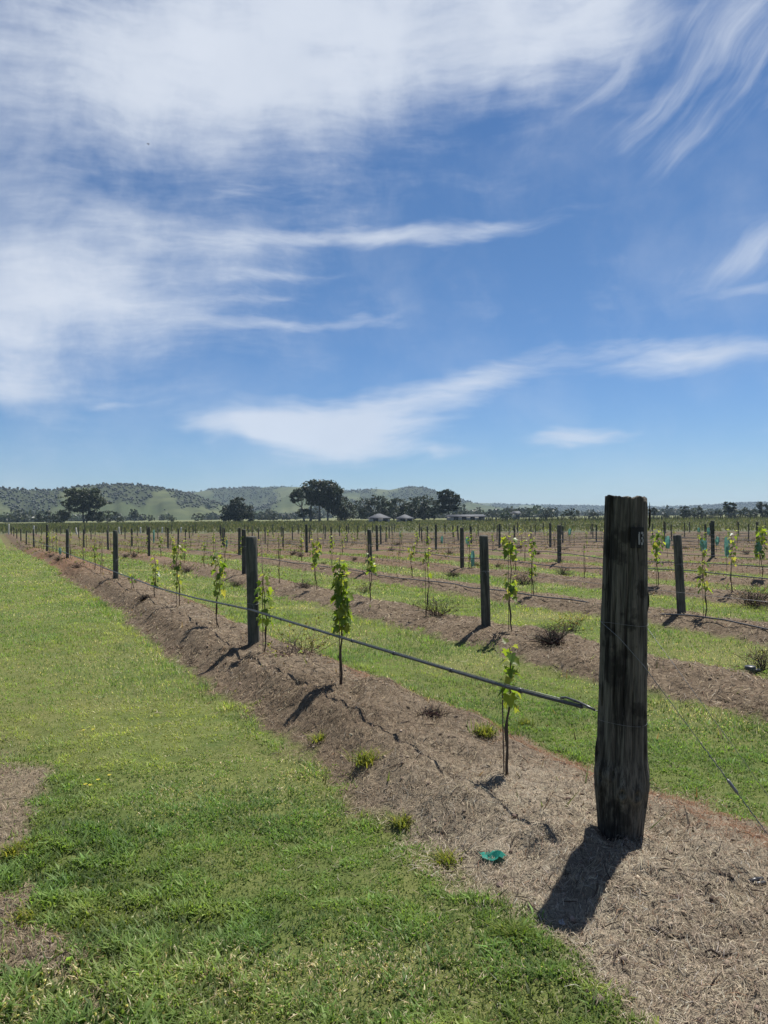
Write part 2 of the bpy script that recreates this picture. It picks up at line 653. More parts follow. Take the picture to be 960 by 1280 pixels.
M_GROUND = mat_ground()
M_HILL = mat_hills()
M_GRASS = mat_leaf('grass_blade', 0.45, 0.55, 0.2)
M_STRAW = mat_leaf('dry_straw', 0.15, 0.7, 0.2, (1.1, 1.0, 0.85))
M_VINE = mat_leaf('vine_leaf', 0.58, 0.4, 0.4, (1.5, 1.5, 0.55))
M_TREE = mat_leaf('tree_leaf', 0.16, 0.5, 0.3, (1.5, 1.6, 0.7))
M_BARK = mat_vcol('bark')
M_ENDPOST = mat_timber('old_strainer_timber', (0.060, 0.056, 0.048), (0.012, 0.011, 0.010), (0.165, 0.152, 0.127), 0.7)
M_POST = mat_timber('treated_timber', (0.070, 0.074, 0.066), (0.030, 0.032, 0.030), (0.135, 0.135, 0.118), 0.4)
M_PALE = mat_timber('pale_timber', (0.62, 0.59, 0.54), (0.42, 0.40, 0.36), (0.75, 0.73, 0.69), 0.3)
M_WIRE = mat_simple('galvanised_wire', (0.17, 0.175, 0.18), 0.5, 0.4, 0.4, 0.15)
M_PIPE = mat_simple('black_poly_pipe', (0.055, 0.055, 0.058), 0.38, 0.5, 0.0, 0.35, 60)
M_RUSTY = mat_simple('rusty_stake', (0.13, 0.095, 0.075), 0.8, 0.3, 0.2, 0.3)
M_PLATE = mat_simple('black_painted_tin', (0.006, 0.006, 0.006), 0.6, 0.3, 0.0, 0.3)
M_WHITE = mat_simple('worn_white_paint', (0.27, 0.265, 0.26), 0.7, 0.3, 0.0, 0.12, 200)
M_TEAL = mat_leaf('teal_plastic', 0.40, 0.35, 0.4, (1.1, 1.15, 1.1))
M_ROOF = mat_simple('pale_roof_sheet', (0.085, 0.09, 0.10), 0.7, 0.2, 0.0, 0.08, 0.4)
M_WALL = mat_simple('farm_wall', (0.42, 0.40, 0.38), 0.8, 0.2, 0.0, 0.1, 0.4)
M_GLASS = mat_simple('dark_window', (0.03, 0.035, 0.04), 0.15, 0.5)
M_BIRD = mat_simple('bird_feather', (0.03, 0.03, 0.032), 0.7)

# ------------------------------------------------------------------ ground: one polar sheet, fine where near
rr = [0.0, 0.35, 0.7, 1.0, 1.3]
while rr[-1] < 4700:
    rr.append(rr[-1] * (1.0125 if rr[-1] < 140 else 1.04))
rr = np.array(rr)
aa = np.concatenate([np.arange(-180, -40, 5.0), np.arange(-40, 40, 0.19), np.arange(40, 180, 5.0)])
A, RR = np.meshgrid(np.radians(aa), rr[1:])
gx, gy = RR * np.sin(A), RR * np.cos(A)


def zone_attrs(x, y):
    r = np.hypot(x, y)
    t = t_of(x, y)
    s = s_of(x, y)
    tw = t + (fbm(x * 0.5, y * 0.5, 21, 2) - 0.5) * 0.3
    blk = sst(block_in(x, y), -1.5, 1.5)
    far = sst(r + (fbm(x * 0.12, y * 0.12, 40, 2) - 0.5) * 26 + t * 0.40, 38, 84)
    beyond = (1 - sst(block_in(x, y), -2.5, 2.5)) * sst(y, 30, 60)
    # the track at the side of the block runs on to the crop
    beyond = np.where(t < -1.2, sst(y, 118, 124), beyond)
    wide = sst(r, 300, 340)
    bare = patch_bare(x, y)
    rust = sst(r, 14, 28) * (0.35 + 0.65 * sst(fbm(x * 0.25, y * 0.25, 77, 2), 0.35, 0.6)) * np.where(np.abs(t) < 1.6, 1.0, 0.45)
    mulch_shade = sst(s, S_END + .2, S_END + 2.2) * (0.75 + 0.25 * sst(-tw, -.2, .5))  # dark mulch tone, plus shade of the left flank put into the colour
    mulch_shade = np.where(t > 1.6, .95, mulch_shade) * (t > -1.4) + .6 * (t < -1.5)
    return tw, blk, far, beyond, wide, bare, rust, mulch_shade


def patch_bare(x, y):
    """bare earth: the worn patch beside the track and the flat end of the first row"""
    t, s = t_of(x, y), s_of(x, y)
    wob = (fbm(x * 1.3, y * 1.3, 55, 3) - 0.5)
    left = sst(-t + wob * 0.55, 2.36, 2.47) * sst(y + wob * 1.0, 2.45, 2.75) * sst(-(y + wob * 1.5), -5.75, -5.3)
    left = left * sst(np.abs(y - 3.5 + wob), 0.06, 0.16)
    head = sst(t + wob * 0.5, -0.96, -0.78) * sst(-(t + wob * 0.5), -0.82, -0.64) * sst(-s, -S_END - 0.6, -S_END + 0.6)
    return np.maximum(left * 0.95, head)


V = np.stack([gx.ravel(), gy.ravel(), ground_z(gx.ravel(), gy.ravel())], 1)
V = np.vstack([[[0, 0, gz(0, 0)]], V])
na = len(aa); nr = len(rr) - 1
i0 = 1 + (np.arange(nr - 1)[:, None] * na + np.arange(na)[None, :])
j1 = (np.arange(na) + 1) % na
quads = np.stack([i0, 1 + (np.arange(nr - 1)[:, None] * na + j1[None, :]), 1 + (np.arange(1, nr)[:, None] * na + j1[None, :]), 1 + (np.arange(1, nr)[:, None] * na + np.arange(na)[None, :])], -1).reshape(-1, 4)[:, ::-1]
tris = np.stack([np.zeros(na, int), 1 + np.arange(na), 1 + j1], 1)[:, ::-1]
za = zone_attrs(V[:, 0], V[:, 1])
me = np_mesh('ground', V, [quads, tris], M_GROUND, None, dict(zip(('tw', 'blk', 'far', 'beyond', 'wide', 'bare', 'rust', 'mulch_shade'), za)), smooth=True)
props(link('ground', me), kind='structure')

# ------------------------------------------------------------------ hills
SKY1 = [(-500, 622), (-300, 614), (-150, 609), (-60, 606), (0, 607.5), (30, 609), (60, 610), (85, 607), (105, 604), (125, 603), (150, 602), (175, 603.5), (200, 606.5), (220, 610), (238, 614), (262, 622), (290, 632), (320, 643), (345, 652)]
SKY1B = [(260, 655), (300, 640), (335, 627), (360, 616), (385, 611), (410, 614), (440, 622), (475, 632), (500, 642), (520, 652)]
SKY2 = [(120, 640), (180, 622), (235, 614), (250, 611), (268, 607.5), (300, 606.5), (340, 605.5), (370, 605), (405, 608), (430, 610), (450, 609), (470, 607.5), (487, 609), (500, 606.5), (515, 605), (528, 606), (542, 609.5), (555, 615), (575, 621), (600, 627), (640, 633), (700, 642), (740, 652)]
SKY3 = [(380, 632), (560, 627), (610, 628), (650, 630), (700, 631), (760, 632), (820, 632.5), (860, 632), (890, 630.5), (925, 628), (960, 627), (1050, 622), (1200, 616), (1500, 620)]
LAYERS = [(SKY1, 1150, 430, 500), (SKY1B, 1350, 420, 380), (SKY2, 1900, 560, 700), (SKY3, 3100, 900, 900)]
ha = np.radians(np.arange(-38, 38.01, 0.16))
hr = [540.0]
while hr[-1] < 4600:
    hr.append(hr[-1] * 1.016)
hr = np.array(hr)
HA, HR = np.meshgrid(ha, hr)
hx, hy = HR * np.sin(HA), HR * np.cos(HA)


def hill_z(x, y):
    a = np.arctan2(x, y)
    r = np.hypot(x, y)
    px = IW / 2 + F_PX * np.tan(a)
    hor = 650 - 0.0094 * px
    z = np.full(np.shape(x), -3.0)
    for n, (sk, Rr, w_in, w_out) in enumerate(LAYERS):
        ys = np.interp(px, [p[0] for p in sk], [p[1] for p in sk])
        Hh = (hor - ys - (1.0 if n == 3 else 3.5)) / F_PX * Rr * np.cos(a) + 1.6
        ok = (px > sk[0][0] - 60) & (px < sk[-1][0] + 60)
        Rl = Rr * (1 + 0.10 * (fbm(a * 9, a * 0 + n * 5, 61 + n, 2) - 0.5))
        q = (r - Rl)
        p = np.where(q < 0, sst(q, -w_in, 0.05 * w_in), 1 - sst(q, 0, w_out))
        spur = fbm(a * 34 + n * 7, r / 420, 71 + n, 3)
        p = np.clip(p - (spur - 0.35) * 1.15 * p * (1 - p) * 2.0, 0, 1)
        z = np.maximum(z, np.where(ok, (Hh * (r / Rr)) * p - 3 * (1 - p), -3))
    return z


def wood_mask(a, r, z):
    return fbm(a * 26, r / 260, 91, 3) * 0.6 + fbm(a * 9, r / 700, 95, 2) * 0.4 + np.clip(z / 60.0, 0, 1.2) * 0.12 + sst(-a, 0.36, 0.47) * 0.13 - 0.035 * np.exp(-((a + 0.315) / 0.075) ** 2) * sst(-z, -52, -38) - 0.05 * sst(-z, -16, -8)


hz = hill_z(hx, hy)
nA, nR = len(ha), len(hr)
idx = np.arange(nA * nR).reshape(nR, nA)
hq = np.stack([idx[:-1, :-1], idx[:-1, 1:], idx[1:, 1:], idx[1:, :-1]], -1).reshape(-1, 4)
me = np_mesh('hills', np.stack([hx.ravel(), hy.ravel(), hz.ravel()], 1), hq, M_HILL, None, {'wood': sst(wood_mask(HA, HR, hz), 0.515, 0.60).ravel()}, smooth=True)
props(link('hills', me), kind='structure')


# low rough crowns, many to a mesh: woods on the hills
ICO_V, ICO_F = [], []
_p = (1 + 5 ** 0.5) / 2
for a_, b_ in ((1, _p), (-1, _p), (1, -_p), (-1, -_p)):
    ICO_V += [(0, a_, b_), (a_, b_, 0), (b_, 0, a_)]
ICO_V = np.array(ICO_V, dtype=np.float64)
ICO_V /= np.linalg.norm(ICO_V[0])
for i in range(12):
    for j in range(i + 1, 12):
        for k in range(j + 1, 12):
            d = [np.linalg.norm(ICO_V[p] - ICO_V[q]) for p, q in ((i, j), (j, k), (i, k))]
            if max(d) < 1.1:
                n_ = np.cross(ICO_V[j] - ICO_V[i], ICO_V[k] - ICO_V[i])
                ICO_F.append((i, j, k) if n_.dot(ICO_V[i]) > 0 else (i, k, j))
ICO_F = np.array(ICO_F)


def crowns(P, rx, rz, col, lumps=3):
    """P base points; each crown is a few jittered lumps"""
    n = len(P)
    Vs, Fs, Cs = [], [], []
    base = 0
    for l in range(lumps):
        j = RNG.uniform(0.6, 1.25, (n, 12, 1))
        off = RNG.normal(0, 0.42, (n, 3)) * np.stack([rx, rx, rz * 0.5], 1)
        sc = np.stack([rx, rx, rz], 1) * RNG.uniform(0.5, 0.85, (n, 1))
        v = ICO_V[None] * j * sc[:, None, :] + (P + off + np.stack([rx * 0, rx * 0, rz * 0.95], 1))[:, None, :]
        Vs.append(v.reshape(-1, 3))
        Fs.append((ICO_F[None] + (np.arange(n) * 12)[:, None, None] + base).reshape(-1, 3))
        Cs.append(np.repeat(col * RNG.uniform(0.8, 1.25, (n, 1)), 12, 0))
        base += n * 12
    return np.vstack(Vs), np.vstack(Fs), np.vstack(Cs)


n = 85000
pa = np.radians(RNG.uniform(-34, 34, n)); pr = RNG.uniform(640, 3300, n)
px_, py_ = pr * np.sin(pa), pr * np.cos(pa)
pz_ = hill_z(px_, py_)
dens = fbm(pa * 26, pr / 260, 91, 3)
dens2 = fbm(pa * 9, pr / 700, 95, 2)
hi = np.clip(pz_ / 60.0, 0, 1.2)
lefty = sst(-pa, 0.36, 0.47) * 0.16
mask = wood_mask(pa, pr, pz_)
keep = RNG.uniform(0, 1, n) < sst(mask, 0.500, 0.60) * 0.9
keep |= (RNG.uniform(0, 1, n) < 0.010)
keep &= pz_ > 1.0
P = np.stack([px_, py_, pz_ - 0.8], 1)[keep]
rx = RNG.uniform(1.2, 2.8, len(P)) * (1 + (pr[keep] - 900) / 4500); rz = rx * RNG.uniform(0.7, 1.1, len(P))
colr = np.array([0.036, 0.044, 0.026])[None] * RNG.uniform(0.85, 1.2, (len(P), 1)) * RNG.uniform(0.95, 1.05, (len(P), 3))
Vc, Fc, Cc = crowns(P, rx, rz, colr, 1)
props(link('hill_woodland', np_mesh('hill_woodland', Vc, Fc, M_TREE, Cc)), kind='stuff')

# belt of trees over the plain in front of the low ridge
n = 5200
pa = np.radians(RNG.uniform(-33, 33, n)); pr = RNG.uniform(520, 1500, n)
dens = fbm(pa * 20, pr / 130, 191, 3)
keep = (dens + sst(pa, -0.02, 0.1) * 0.05 + RNG.uniform(-0.04, 0.04, n)) > 0.635
keep &= hill_z(pr * np.sin(pa), pr * np.cos(pa)) < 14
x_, y_ = (pr * np.sin(pa))[keep], (pr * np.cos(pa))[keep]
P = np.stack([x_, y_, np.maximum(ground_z(x_, y_, False), hill_z(x_, y_)) - 0.5], 1)
rx = RNG.uniform(1.8, 4.6, len(P)); rz = rx * RNG.uniform(0.7, 1.1, len(P))
colr = np.array([0.050, 0.058, 0.038])[None] * RNG.uniform(0.7, 1.5, (len(P), 1)) * RNG.uniform(0.92, 1.08, (len(P), 3))
def leafy_crowns(P, rx, rz, col, k, leaf):
    n_ = len(P)
    d_ = RNG.normal(0, 1, (n_, k, 3)); d_ /= np.linalg.norm(d_, axis=2)[:, :, None]
    d_ = d_ * RNG.uniform(.35, 1, (n_, k, 1)) ** .5
    lump = 1 + 0.35 * np.sin(d_[:, :, :1] * 5 + RNG.uniform(0, 6, (n_, 1, 1))) * np.cos(d_[:, :, 2:] * 4 + RNG.uniform(0, 6, (n_, 1, 1)))
    c_ = P[:, None, :] + d_ * lump * np.stack([rx, rx, rz], 1)[:, None, :] + np.stack([rx * 0, rx * 0, rz * .95], 1)[:, None, :]
    c_ = c_.reshape(-1, 3)
    m_ = len(c_)
    a_ = RNG.normal(0, 1, (m_, 3)); a_ /= np.linalg.norm(a_, axis=1)[:, None]
    b_ = np.cross(a_, RNG.normal(0, 1, (m_, 3))); b_ /= np.linalg.norm(b_, axis=1)[:, None]
    s_ = np.repeat(rx, k)[:, None] * leaf * RNG.uniform(.6, 1.3, (m_, 1))
    V_ = np.stack([c_ - a_ * s_, c_ + b_ * s_ * .7, c_ + a_ * s_, c_ - b_ * s_ * .7], 1).reshape(-1, 3)
    cc2 = np.repeat(col, k, 0) * RNG.uniform(.75, 1.25, (m_, 1))
    return V_, np.arange(4 * m_).reshape(-1, 4), np.repeat(cc2, 4, 0)


Vc, Fc, Cc = leafy_crowns(P, rx, rz, colr, 75, .30)
props(link('far_woodland', np_mesh('far_woodland', Vc, Fc, M_TREE, Cc)), kind='stuff')


# ------------------------------------------------------------------ trees
def tree_meshes(blobs, H, trunks, n_leaf, leaf, col, seed):
    """blobs: (x, z, rx, rz) in units of tree height; trunks: list of (x0, x1, z1, r)"""
    g = np.random.default_rng(seed)
    vol = np.array([b[2] * b[2] * b[3] for b in blobs]) ** 0.7
    cnt = (vol / vol.sum() * n_leaf).astype(int)
    cs, cc = [], []
    for (bx, bz, brx, brz), k in zip(blobs, cnt):
        yoff = g.uniform(-0.35, 0.35) * brx
        nsub = max(6, int(k / 28))
        dirs = g.normal(0, 1, (nsub, 3)); dirs /= np.linalg.norm(dirs, axis=1)[:, None]
        sub = dirs * (g.uniform(0.35, 1.0, (nsub, 1)) ** 0.5) * np.array([brx, brx * 0.85, brz]) * 0.92
        which = g.integers(0, nsub, k)
        p = sub[which] + g.normal(0, 1, (k, 3)) * np.array([brx, brx, brz]) * 0.135
        p += np.array([bx, yoff, bz])
        cs.append(p * H)
        cc.append((g.uniform(0.72, 1.3, nsub))[which])
    P = np.vstack(cs); c = np.concatenate(cc)[:, None] * np.array(col)[None] * 1.25 * g.uniform(0.85, 1.15, (len(P), 1))
    k = len(P)
    d1 = g.normal(0, 1, (k, 3)); d1 /= np.linalg.norm(d1, axis=1)[:, None]
    d2 = np.cross(d1, g.normal(0, 1, (k, 3))); d2 /= np.linalg.norm(d2, axis=1)[:, None]
    sz = leaf * H * g.uniform(0.6, 1.3, (k, 1))
    Vv = np.stack([P - d1 * sz, P + d2 * sz * 0.55, P + d1 * sz, P - d2 * sz * 0.55], 1).reshape(-1, 3)
    Ff = np.arange(4 * k).reshape(-1, 4)
    crown = np_mesh('crown', Vv, Ff, M_TREE, np.repeat(c, 4, 0))
    mb = MB()
    bc = (0.16, 0.145, 0.125)
    for (xa, xb, zb, r0) in trunks:
        pts = [(xa * H + (xb - xa) * H * f + math.sin(f * 5 + seed) * 0.012 * H, math.sin(f * 4 + xa * 30) * 0.02 * H, -0.3 + (zb * H + 0.3) * f) for f in (0, .2, .45, .7, 1)]
        mb.tube(pts, [r0 * H * q for q in (1.25, 1, .8, .6, .4)], 7, bc)
        top = pts[3]
        near_b = sorted(blobs, key=lambda b: (b[0] - xb) ** 2 + (b[1] - zb) ** 2)[:4]
        for bb in near_b:
            tgt = (bb[0] * H, g.uniform(-.4, .4) * bb[2] * H, bb[1] * H)
            mid = ((top[0] + tgt[0]) / 2, (top[1] + tgt[1]) / 2, (top[2] + tgt[2]) / 2 - 0.02 * H)
            mb.tube([top, mid, tgt], [r0 * H * 0.5, r0 * H * 0.32, r0 * H * 0.12], 5, bc)
    return crown, mb.mesh('trunk', M_BARK, True)


def plant_tree(px, py_base, dist, h_px, blobs, trunks, label, n_leaf=2600, leaf=0.030, col=(0.036, 0.044, 0.025), name='gum_tree', cat='tree', group='trees beyond the vineyard', seed=1):
    d = ray(px, py_base)
    k = dist / d.y
    x, y = d.x * k, dist
    z = gz(x, y)
    H = h_px / F_PX * dist
    e = empty(name, (x, y, z - 0.05))
    props(e, label, cat, group)
    cr, tr = tree_meshes(blobs, H, trunks, n_leaf, leaf, col, seed)
    link('trunk', tr, e)
    link('crown', cr, e)
    return e


umb = [(-.18, .46, .30, .15), (.16, .44, .28, .14), (.3, .2, .3, .16), (-.30, .78, .34, .18), (.12, .84, .40, .17), (.45, .66, .26, .13), (-.48, .60, .17, .13), (.0, .66, .35, .15), (.62, .56, .14, .08), (-.15, .92, .22, .09), (.28, .92, .18, .08), (-.62, .26, .22, .20), (.28, .55, .25, .12)]
plant_tree(105, 654, 310, 44, umb, [(0, -.05, .62, .028), (.06, .2, .6, .02)], 'broad umbrella-shaped dark gum tree below the grassy hill', 8500, .031, seed=3)
dome = [(0, .55, .46, .36), (-.32, .42, .34, .30), (.34, .42, .36, .30), (.05, .78, .30, .22), (-.45, .22, .28, .20), (.48, .2, .26, .19), (0, .25, .5, .22)]
plant_tree(296, 653, 300, 32, dome, [(0, 0, .5, .04)], 'low round dense dark tree standing alone on the field edge', 6000, .038, (0.024, 0.032, 0.018), seed=5)
big = [(-.30, .66, .25, .16), (-.05, .80, .30, .17), (.25, .84, .28, .14), (.45, .72, .22, .16), (-.50, .58, .17, .13), (.1, .62, .36, .18), (.36, .54, .26, .20), (-.58, .50, .10, .09), (0, .94, .22, .07), (.28, .42, .22, .18), (-.28, .22, .22, .11), (-.02, .46, .26, .10), (.42, .30, .2, .18)]
plant_tree(396, 652, 290, 53, big, [(-.16, -.1, .6, .03), (.05, .1, .62, .028), (-.3, -.36, .5, .022), (.24, .3, .5, .022)], 'tallest wide dark gum tree with bare trunks showing underneath', 11000, .027, seed=8)
oval = [(0, .60, .36, .32), (-.12, .80, .26, .18), (.16, .42, .34, .30), (-.25, .34, .28, .26), (.05, .2, .38, .2)]
plant_tree(431, 652, 292, 33, oval, [(0, 0, .5, .035)], 'rounded grey-green tree touching the tallest gum tree', 3400, .032, (0.036, 0.043, 0.028), seed=9)
wide = [(-.35, .58, .38, .32), (.2, .68, .42, .30), (.55, .45, .32, .3), (-.6, .36, .3, .28), (0, .28, .6, .25), (.1, .88, .2, .12)]
plant_tree(466, 651, 300, 33, wide, [(-.1, -.1, .5, .035), (.3, .3, .4, .03)], 'bushy dark tree directly behind the shed with the pale hipped roof', 3600, .036, (0.030, 0.038, 0.022), seed=12)
plant_tree(492, 650, 310, 29, wide, [(0, 0, .5, .035)], 'dark bushy tree standing between the two pale farm roofs', 3200, .04, (0.033, 0.040, 0.024), seed=13)
plant_tree(513, 650, 330, 28, dome, [(0, 0, .5, .03)], 'small dark tree behind the second pale roof', 2400, .045, (0.028, 0.036, 0.02), seed=14)
plant_tree(531, 650, 300, 35, [(-.1, .72, .34, .24), (.25, .58, .32, .28), (-.3, .45, .34, .26), (.1, .3, .46, .25), (-.38, .2, .25, .18), (.42, .25, .22, .2)], [(0, 0, .5, .035)], 'full dark tree just beside the slender twin-crowned gum', 3600, .034, (0.029, 0.037, 0.021), seed=15)
slim = [(-.05, .86, .26, .13), (.10, .72, .31, .16), (-.22, .68, .18, .14), (.0, .50, .26, .14), (-.16, .36, .22, .11), (.14, .40, .17, .09), (.3, .58, .12, .1)]
plant_tree(560.5, 649, 285, 39, slim, [(0.02, 0, .6, .03)], 'slender upright gum tree with a narrow waist, beside the long roof', 5200, .032, (0.026, 0.034, 0.02), seed=16)
for px, pb, dd, hp, sh, lab in (
        (600, 648, 420, 11, dome, 'hazy grey-green bush above the long low roof'),
        (616, 648, 460, 10, wide, 'hazy low tree between the long roof and the round green tree'),
        (632, 648, 300, 12, dome, 'small round bright green tree past the long roof'),
        (655, 648, 480, 14, wide, 'pale hazy tree clump past the round green tree'),
        (684, 648, 310, 12, dome, 'dark round bush alone on the field edge, left of a wider one'),
        (714, 647, 310, 14, wide, 'dark wide bush beside the big weathered post, low on the field edge'),
        (742, 647, 330, 10, dome, 'low dark bush almost touching the big weathered post'),
        (816, 646, 310, 14, slim, 'small dark tree peeping out behind the big weathered post'),
        (832, 646, 340, 7, dome, 'tiny low dark shrub just past the big weathered post'),
        (856, 645, 300, 16, oval, 'oval dark tree, first of a pair over the field edge'),
        (873, 645, 300, 15, dome, 'oval dark tree, second of a pair over the field edge'),
        (896, 645, 320, 10, wide, 'low spreading dark tree below the twin-topped one'),
        (912, 645, 290, 21, slim, 'dark twin-topped tree, tallest over the pale field edge'),
        (931, 645, 310, 13, dome, 'small domed dark tree past the twin-topped one'),
        (941, 645, 330, 10, wide, 'low dark shrub row between domed tree and frame-edge tree'),
        (954, 645, 285, 21, oval, 'tall dark tree at the very edge of the picture'),
        (58, 654, 330, 17, wide, 'grey-green shrubby tree left of the umbrella-shaped gum'),
        (73, 654, 325, 12, dome, 'low olive bush under the umbrella-shaped gum, toward the path'),
        (134, 654, 320, 17, wide, 'grey shrubby tree right beside the umbrella-shaped gum'),
        (150, 654, 350, 9, dome, 'low grey bush a little past the umbrella-shaped gum'),
        (168, 654, 480, 16, slim, 'thin grey tree standing on the hill foot'),
        (186, 654, 420, 9, wide, 'low olive shrubs between umbrella gum and round tree'),
        (214, 653, 380, 8, wide, 'low dark shrubs at the hill foot before the round tree'),
        (248, 653, 420, 11, wide, 'grey hazy bush just before the round dense tree'),
        (342, 652, 420, 10, dome, 'small dark bush between the round tree and tallest gum')):
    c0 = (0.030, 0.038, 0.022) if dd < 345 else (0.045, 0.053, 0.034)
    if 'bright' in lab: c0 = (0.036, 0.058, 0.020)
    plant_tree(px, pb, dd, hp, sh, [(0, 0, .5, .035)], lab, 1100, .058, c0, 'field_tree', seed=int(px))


# ------------------------------------------------------------------ farm buildings beyond the field
def building(px, py, dist, w_px, wall_h, roof_h, depth, label, name, hip=True, windows=2):
    d = ray(px, py); k = dist / d.y
    x, y = d.x * k, dist
    z = gz(x, y)
    w = w_px / F_PX * dist
    e = props(empty(name, (x, y, z)), label, 'building', 'farm buildings beyond the field')
    e.rotation_euler.z = R(8)
    mb = MB(); mb.box((0, 0, wall_h / 2), w, depth, wall_h)
    link('wall', mb.mesh('wall', M_WALL), e)
    mb = MB()
    o = 0.5
    a, b2 = w / 2 + o, depth / 2 + o
    ri = (a - b2 * 0.9) if hip else a
    ri = max(ri, 0.4)
    base = [(-a, -b2, wall_h), (a, -b2, wall_h), (a, b2, wall_h), (-a, b2, wall_h)]
    r1, r2 = (-ri, 0, wall_h + roof_h), (ri, 0, wall_h + roof_h)
    lo = [(p[0], p[1], p[2] - 0.18) for p in base]
    mb.tri_block(base + [r1, r2] + lo, [(0, 1, 5, 4), (2, 3, 4, 5), (1, 2, 5), (3, 0, 4), (0, 6, 7, 1), (1, 7, 8, 2), (2, 8, 9, 3), (3, 9, 6, 0), (9, 8, 7, 6)], (1, 1, 1))
    link('roof', mb.mesh('roof', M_ROOF), e)
    for q in range(windows):
        mb = MB(); mb.box((0, 0, 0), 1.6, 0.12, 1.2)
        link('window', mb.mesh('window', M_GLASS), e, (w * ((q + 0.5) / windows - 0.5), -depth / 2 - 0.03, wall_h * 0.55))


building(474, 651, 255, 24, 1.3, 1.5, 6.5, 'grey farm shed with a pale hipped roof below the bushy dark tree', 'farm_shed', True, 2)
building(506, 650.5, 262, 17, 1.1, 1.3, 5.5, 'smaller building with a pale hipped roof beside the farm shed', 'farm_shed', True, 2)
building(582, 649, 275, 42, 1.5, 0.7, 8, 'long low building with a flat white roof past the slender gum', 'long_shed', False, 4)
building(645, 648, 330, 6, 2.4, 1.0, 5, 'tiny white hut past the small round green tree', 'farm_hut', False, 1)


# ------------------------------------------------------------------ crop and far vineyard texture (uncountable)
def blades(P, h, w, az_, lean, col, tipcol=None, seg=2):
    n = len(P)
    ca, sa = np.cos(az_), np.sin(az_)
    side = np.stack([-sa, ca, np.zeros(n)], 1) * (w / 2)[:, None]
    dirh = np.stack([ca, sa, np.zeros(n)], 1)
    up = np.array([0, 0, 1.0])
    tip = P + up * h[:, None] + dirh * lean[:, None]
    if tipcol is None: tipcol = col
    if seg == 2:
        mid = P + up * (h * 0.62)[:, None] + dirh * (lean * 0.33)[:, None]
        Vv = np.stack([P - side, P + side, mid - side * 0.8, mid + side * 0.8, tip], 1).reshape(-1, 3)
        b = (np.arange(n) * 5)[:, None]
        Ff = np.vstack([b + [[0, 1, 3]], b + [[0, 3, 2]], b + [[2, 3, 4]]])
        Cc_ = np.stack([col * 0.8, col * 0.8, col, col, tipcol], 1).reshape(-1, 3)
    else:
        Vv = np.stack([P - side, P + side, tip], 1).reshape(-1, 3)
        b = (np.arange(n) * 3)[:, None]
        Ff = b + [[0, 1, 2]]
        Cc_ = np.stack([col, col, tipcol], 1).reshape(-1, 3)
    return Vv, Ff, Cc_


def mixcol(n, cols, probs, var=0.18):
    c = np.array(cols)[RNG.choice(len(cols), n, p=probs)]
    return c * RNG.uniform(1 - var, 1 + var, (n, 1)) * RNG.uniform(0.95, 1.05, (n, 3))


n = 60000
ya = RNG.uniform(84, 300, n) ** 1.0
xa = ya * RNG.uniform(-0.62, 0.62, n)
k = (block_in(xa, ya) < -1.5 - 14 * RNG.uniform(0, 1, n) ** 2) & (ya > 86)
k &= ~((t_of(xa, ya) < -1.2) & (ya < 123))
xa, ya = xa[k], ya[k]
P = np.stack([xa, ya, ground_z(xa, ya, False)], 1)
hh = RNG.uniform(0.25, 0.62, len(P)) * (0.6 + 0.8 * fbm(xa * .03, ya * .03, 88, 2))
hh *= np.where(xa < 0, 1.15, 0.8)
cc_ = mixcol(len(P), [(0.066, 0.082, 0.042), (0.085, 0.094, 0.054), (0.14, 0.132, 0.088)], [.44, .36, .20])
Vb, Fb, Cb = blades(P, hh, RNG.uniform(.10, .26, len(P)) * ya / 120, RNG.uniform(0, 6.28, len(P)), RNG.normal(0, .12, len(P)), cc_, cc_ * np.array([1.2, 1.15, 1.15]), 1)
props(link('crop_field', np_mesh('crop_field', Vb, Fb, M_GRASS, Cb)), kind='stuff')

# older vine block across the crop: its posts are too small and many to pick apart
n = 1500
ya = RNG.uniform(215, 300, n); xa = ya * RNG.uniform(0.12, 0.62, n)
P = np.stack([xa, ya, ground_z(xa, ya, False)], 1)
cc_ = mixcol(n, [(0.10, 0.09, 0.075), (0.07, 0.08, 0.04)], [.6, .4])
Vb, Fb, Cb = blades(P, RNG.uniform(1.1, 1.7, n), np.full(n, .16), RNG.uniform(0, 6.28, n), RNG.normal(0, .05, n), cc_, None, 2)
props(link('distant_vine_block', np_mesh('distant_vine_block', Vb, Fb, M_BARK, Cb)), kind='stuff')

# ------------------------------------------------------------------ grass
NOFF = lambda x, y: (fbm(x * 0.5, y * 0.5, 21, 2) - 0.5) * 0.3


def grass_prob(x, y):
    t = t_of(x, y)
    tw = t + NOFF(x, y) + (fbm(x * 2.2, y * 2.2, 33, 3) - 0.5) * 0.55
    c = np.abs(tw - SP * np.round(tw / SP)) + 0.10 * (tw > 1.6)
    rows = (t > -1.5) & (block_in(x, y) > 0)
    turf = np.where(rows, sst(c, 0.66, 0.84), 1.0)
    turf = turf * (1 - patch_bare(x, y))
    far = sst(np.hypot(x, y) + t * 0.40, 36, 84)
    turf = np.where(rows, turf * (1 - 0.8 * far), turf)
    return turf


def scatter(n, r0, r1, p, amax=36):
    q = RNG.uniform(0, 1, n)
    r = (r0 ** p + q * (r1 ** p - r0 ** p)) ** (1 / p)
    a = np.radians(RNG.uniform(-amax, amax, n))
    return r * np.sin(a), r * np.cos(a), r


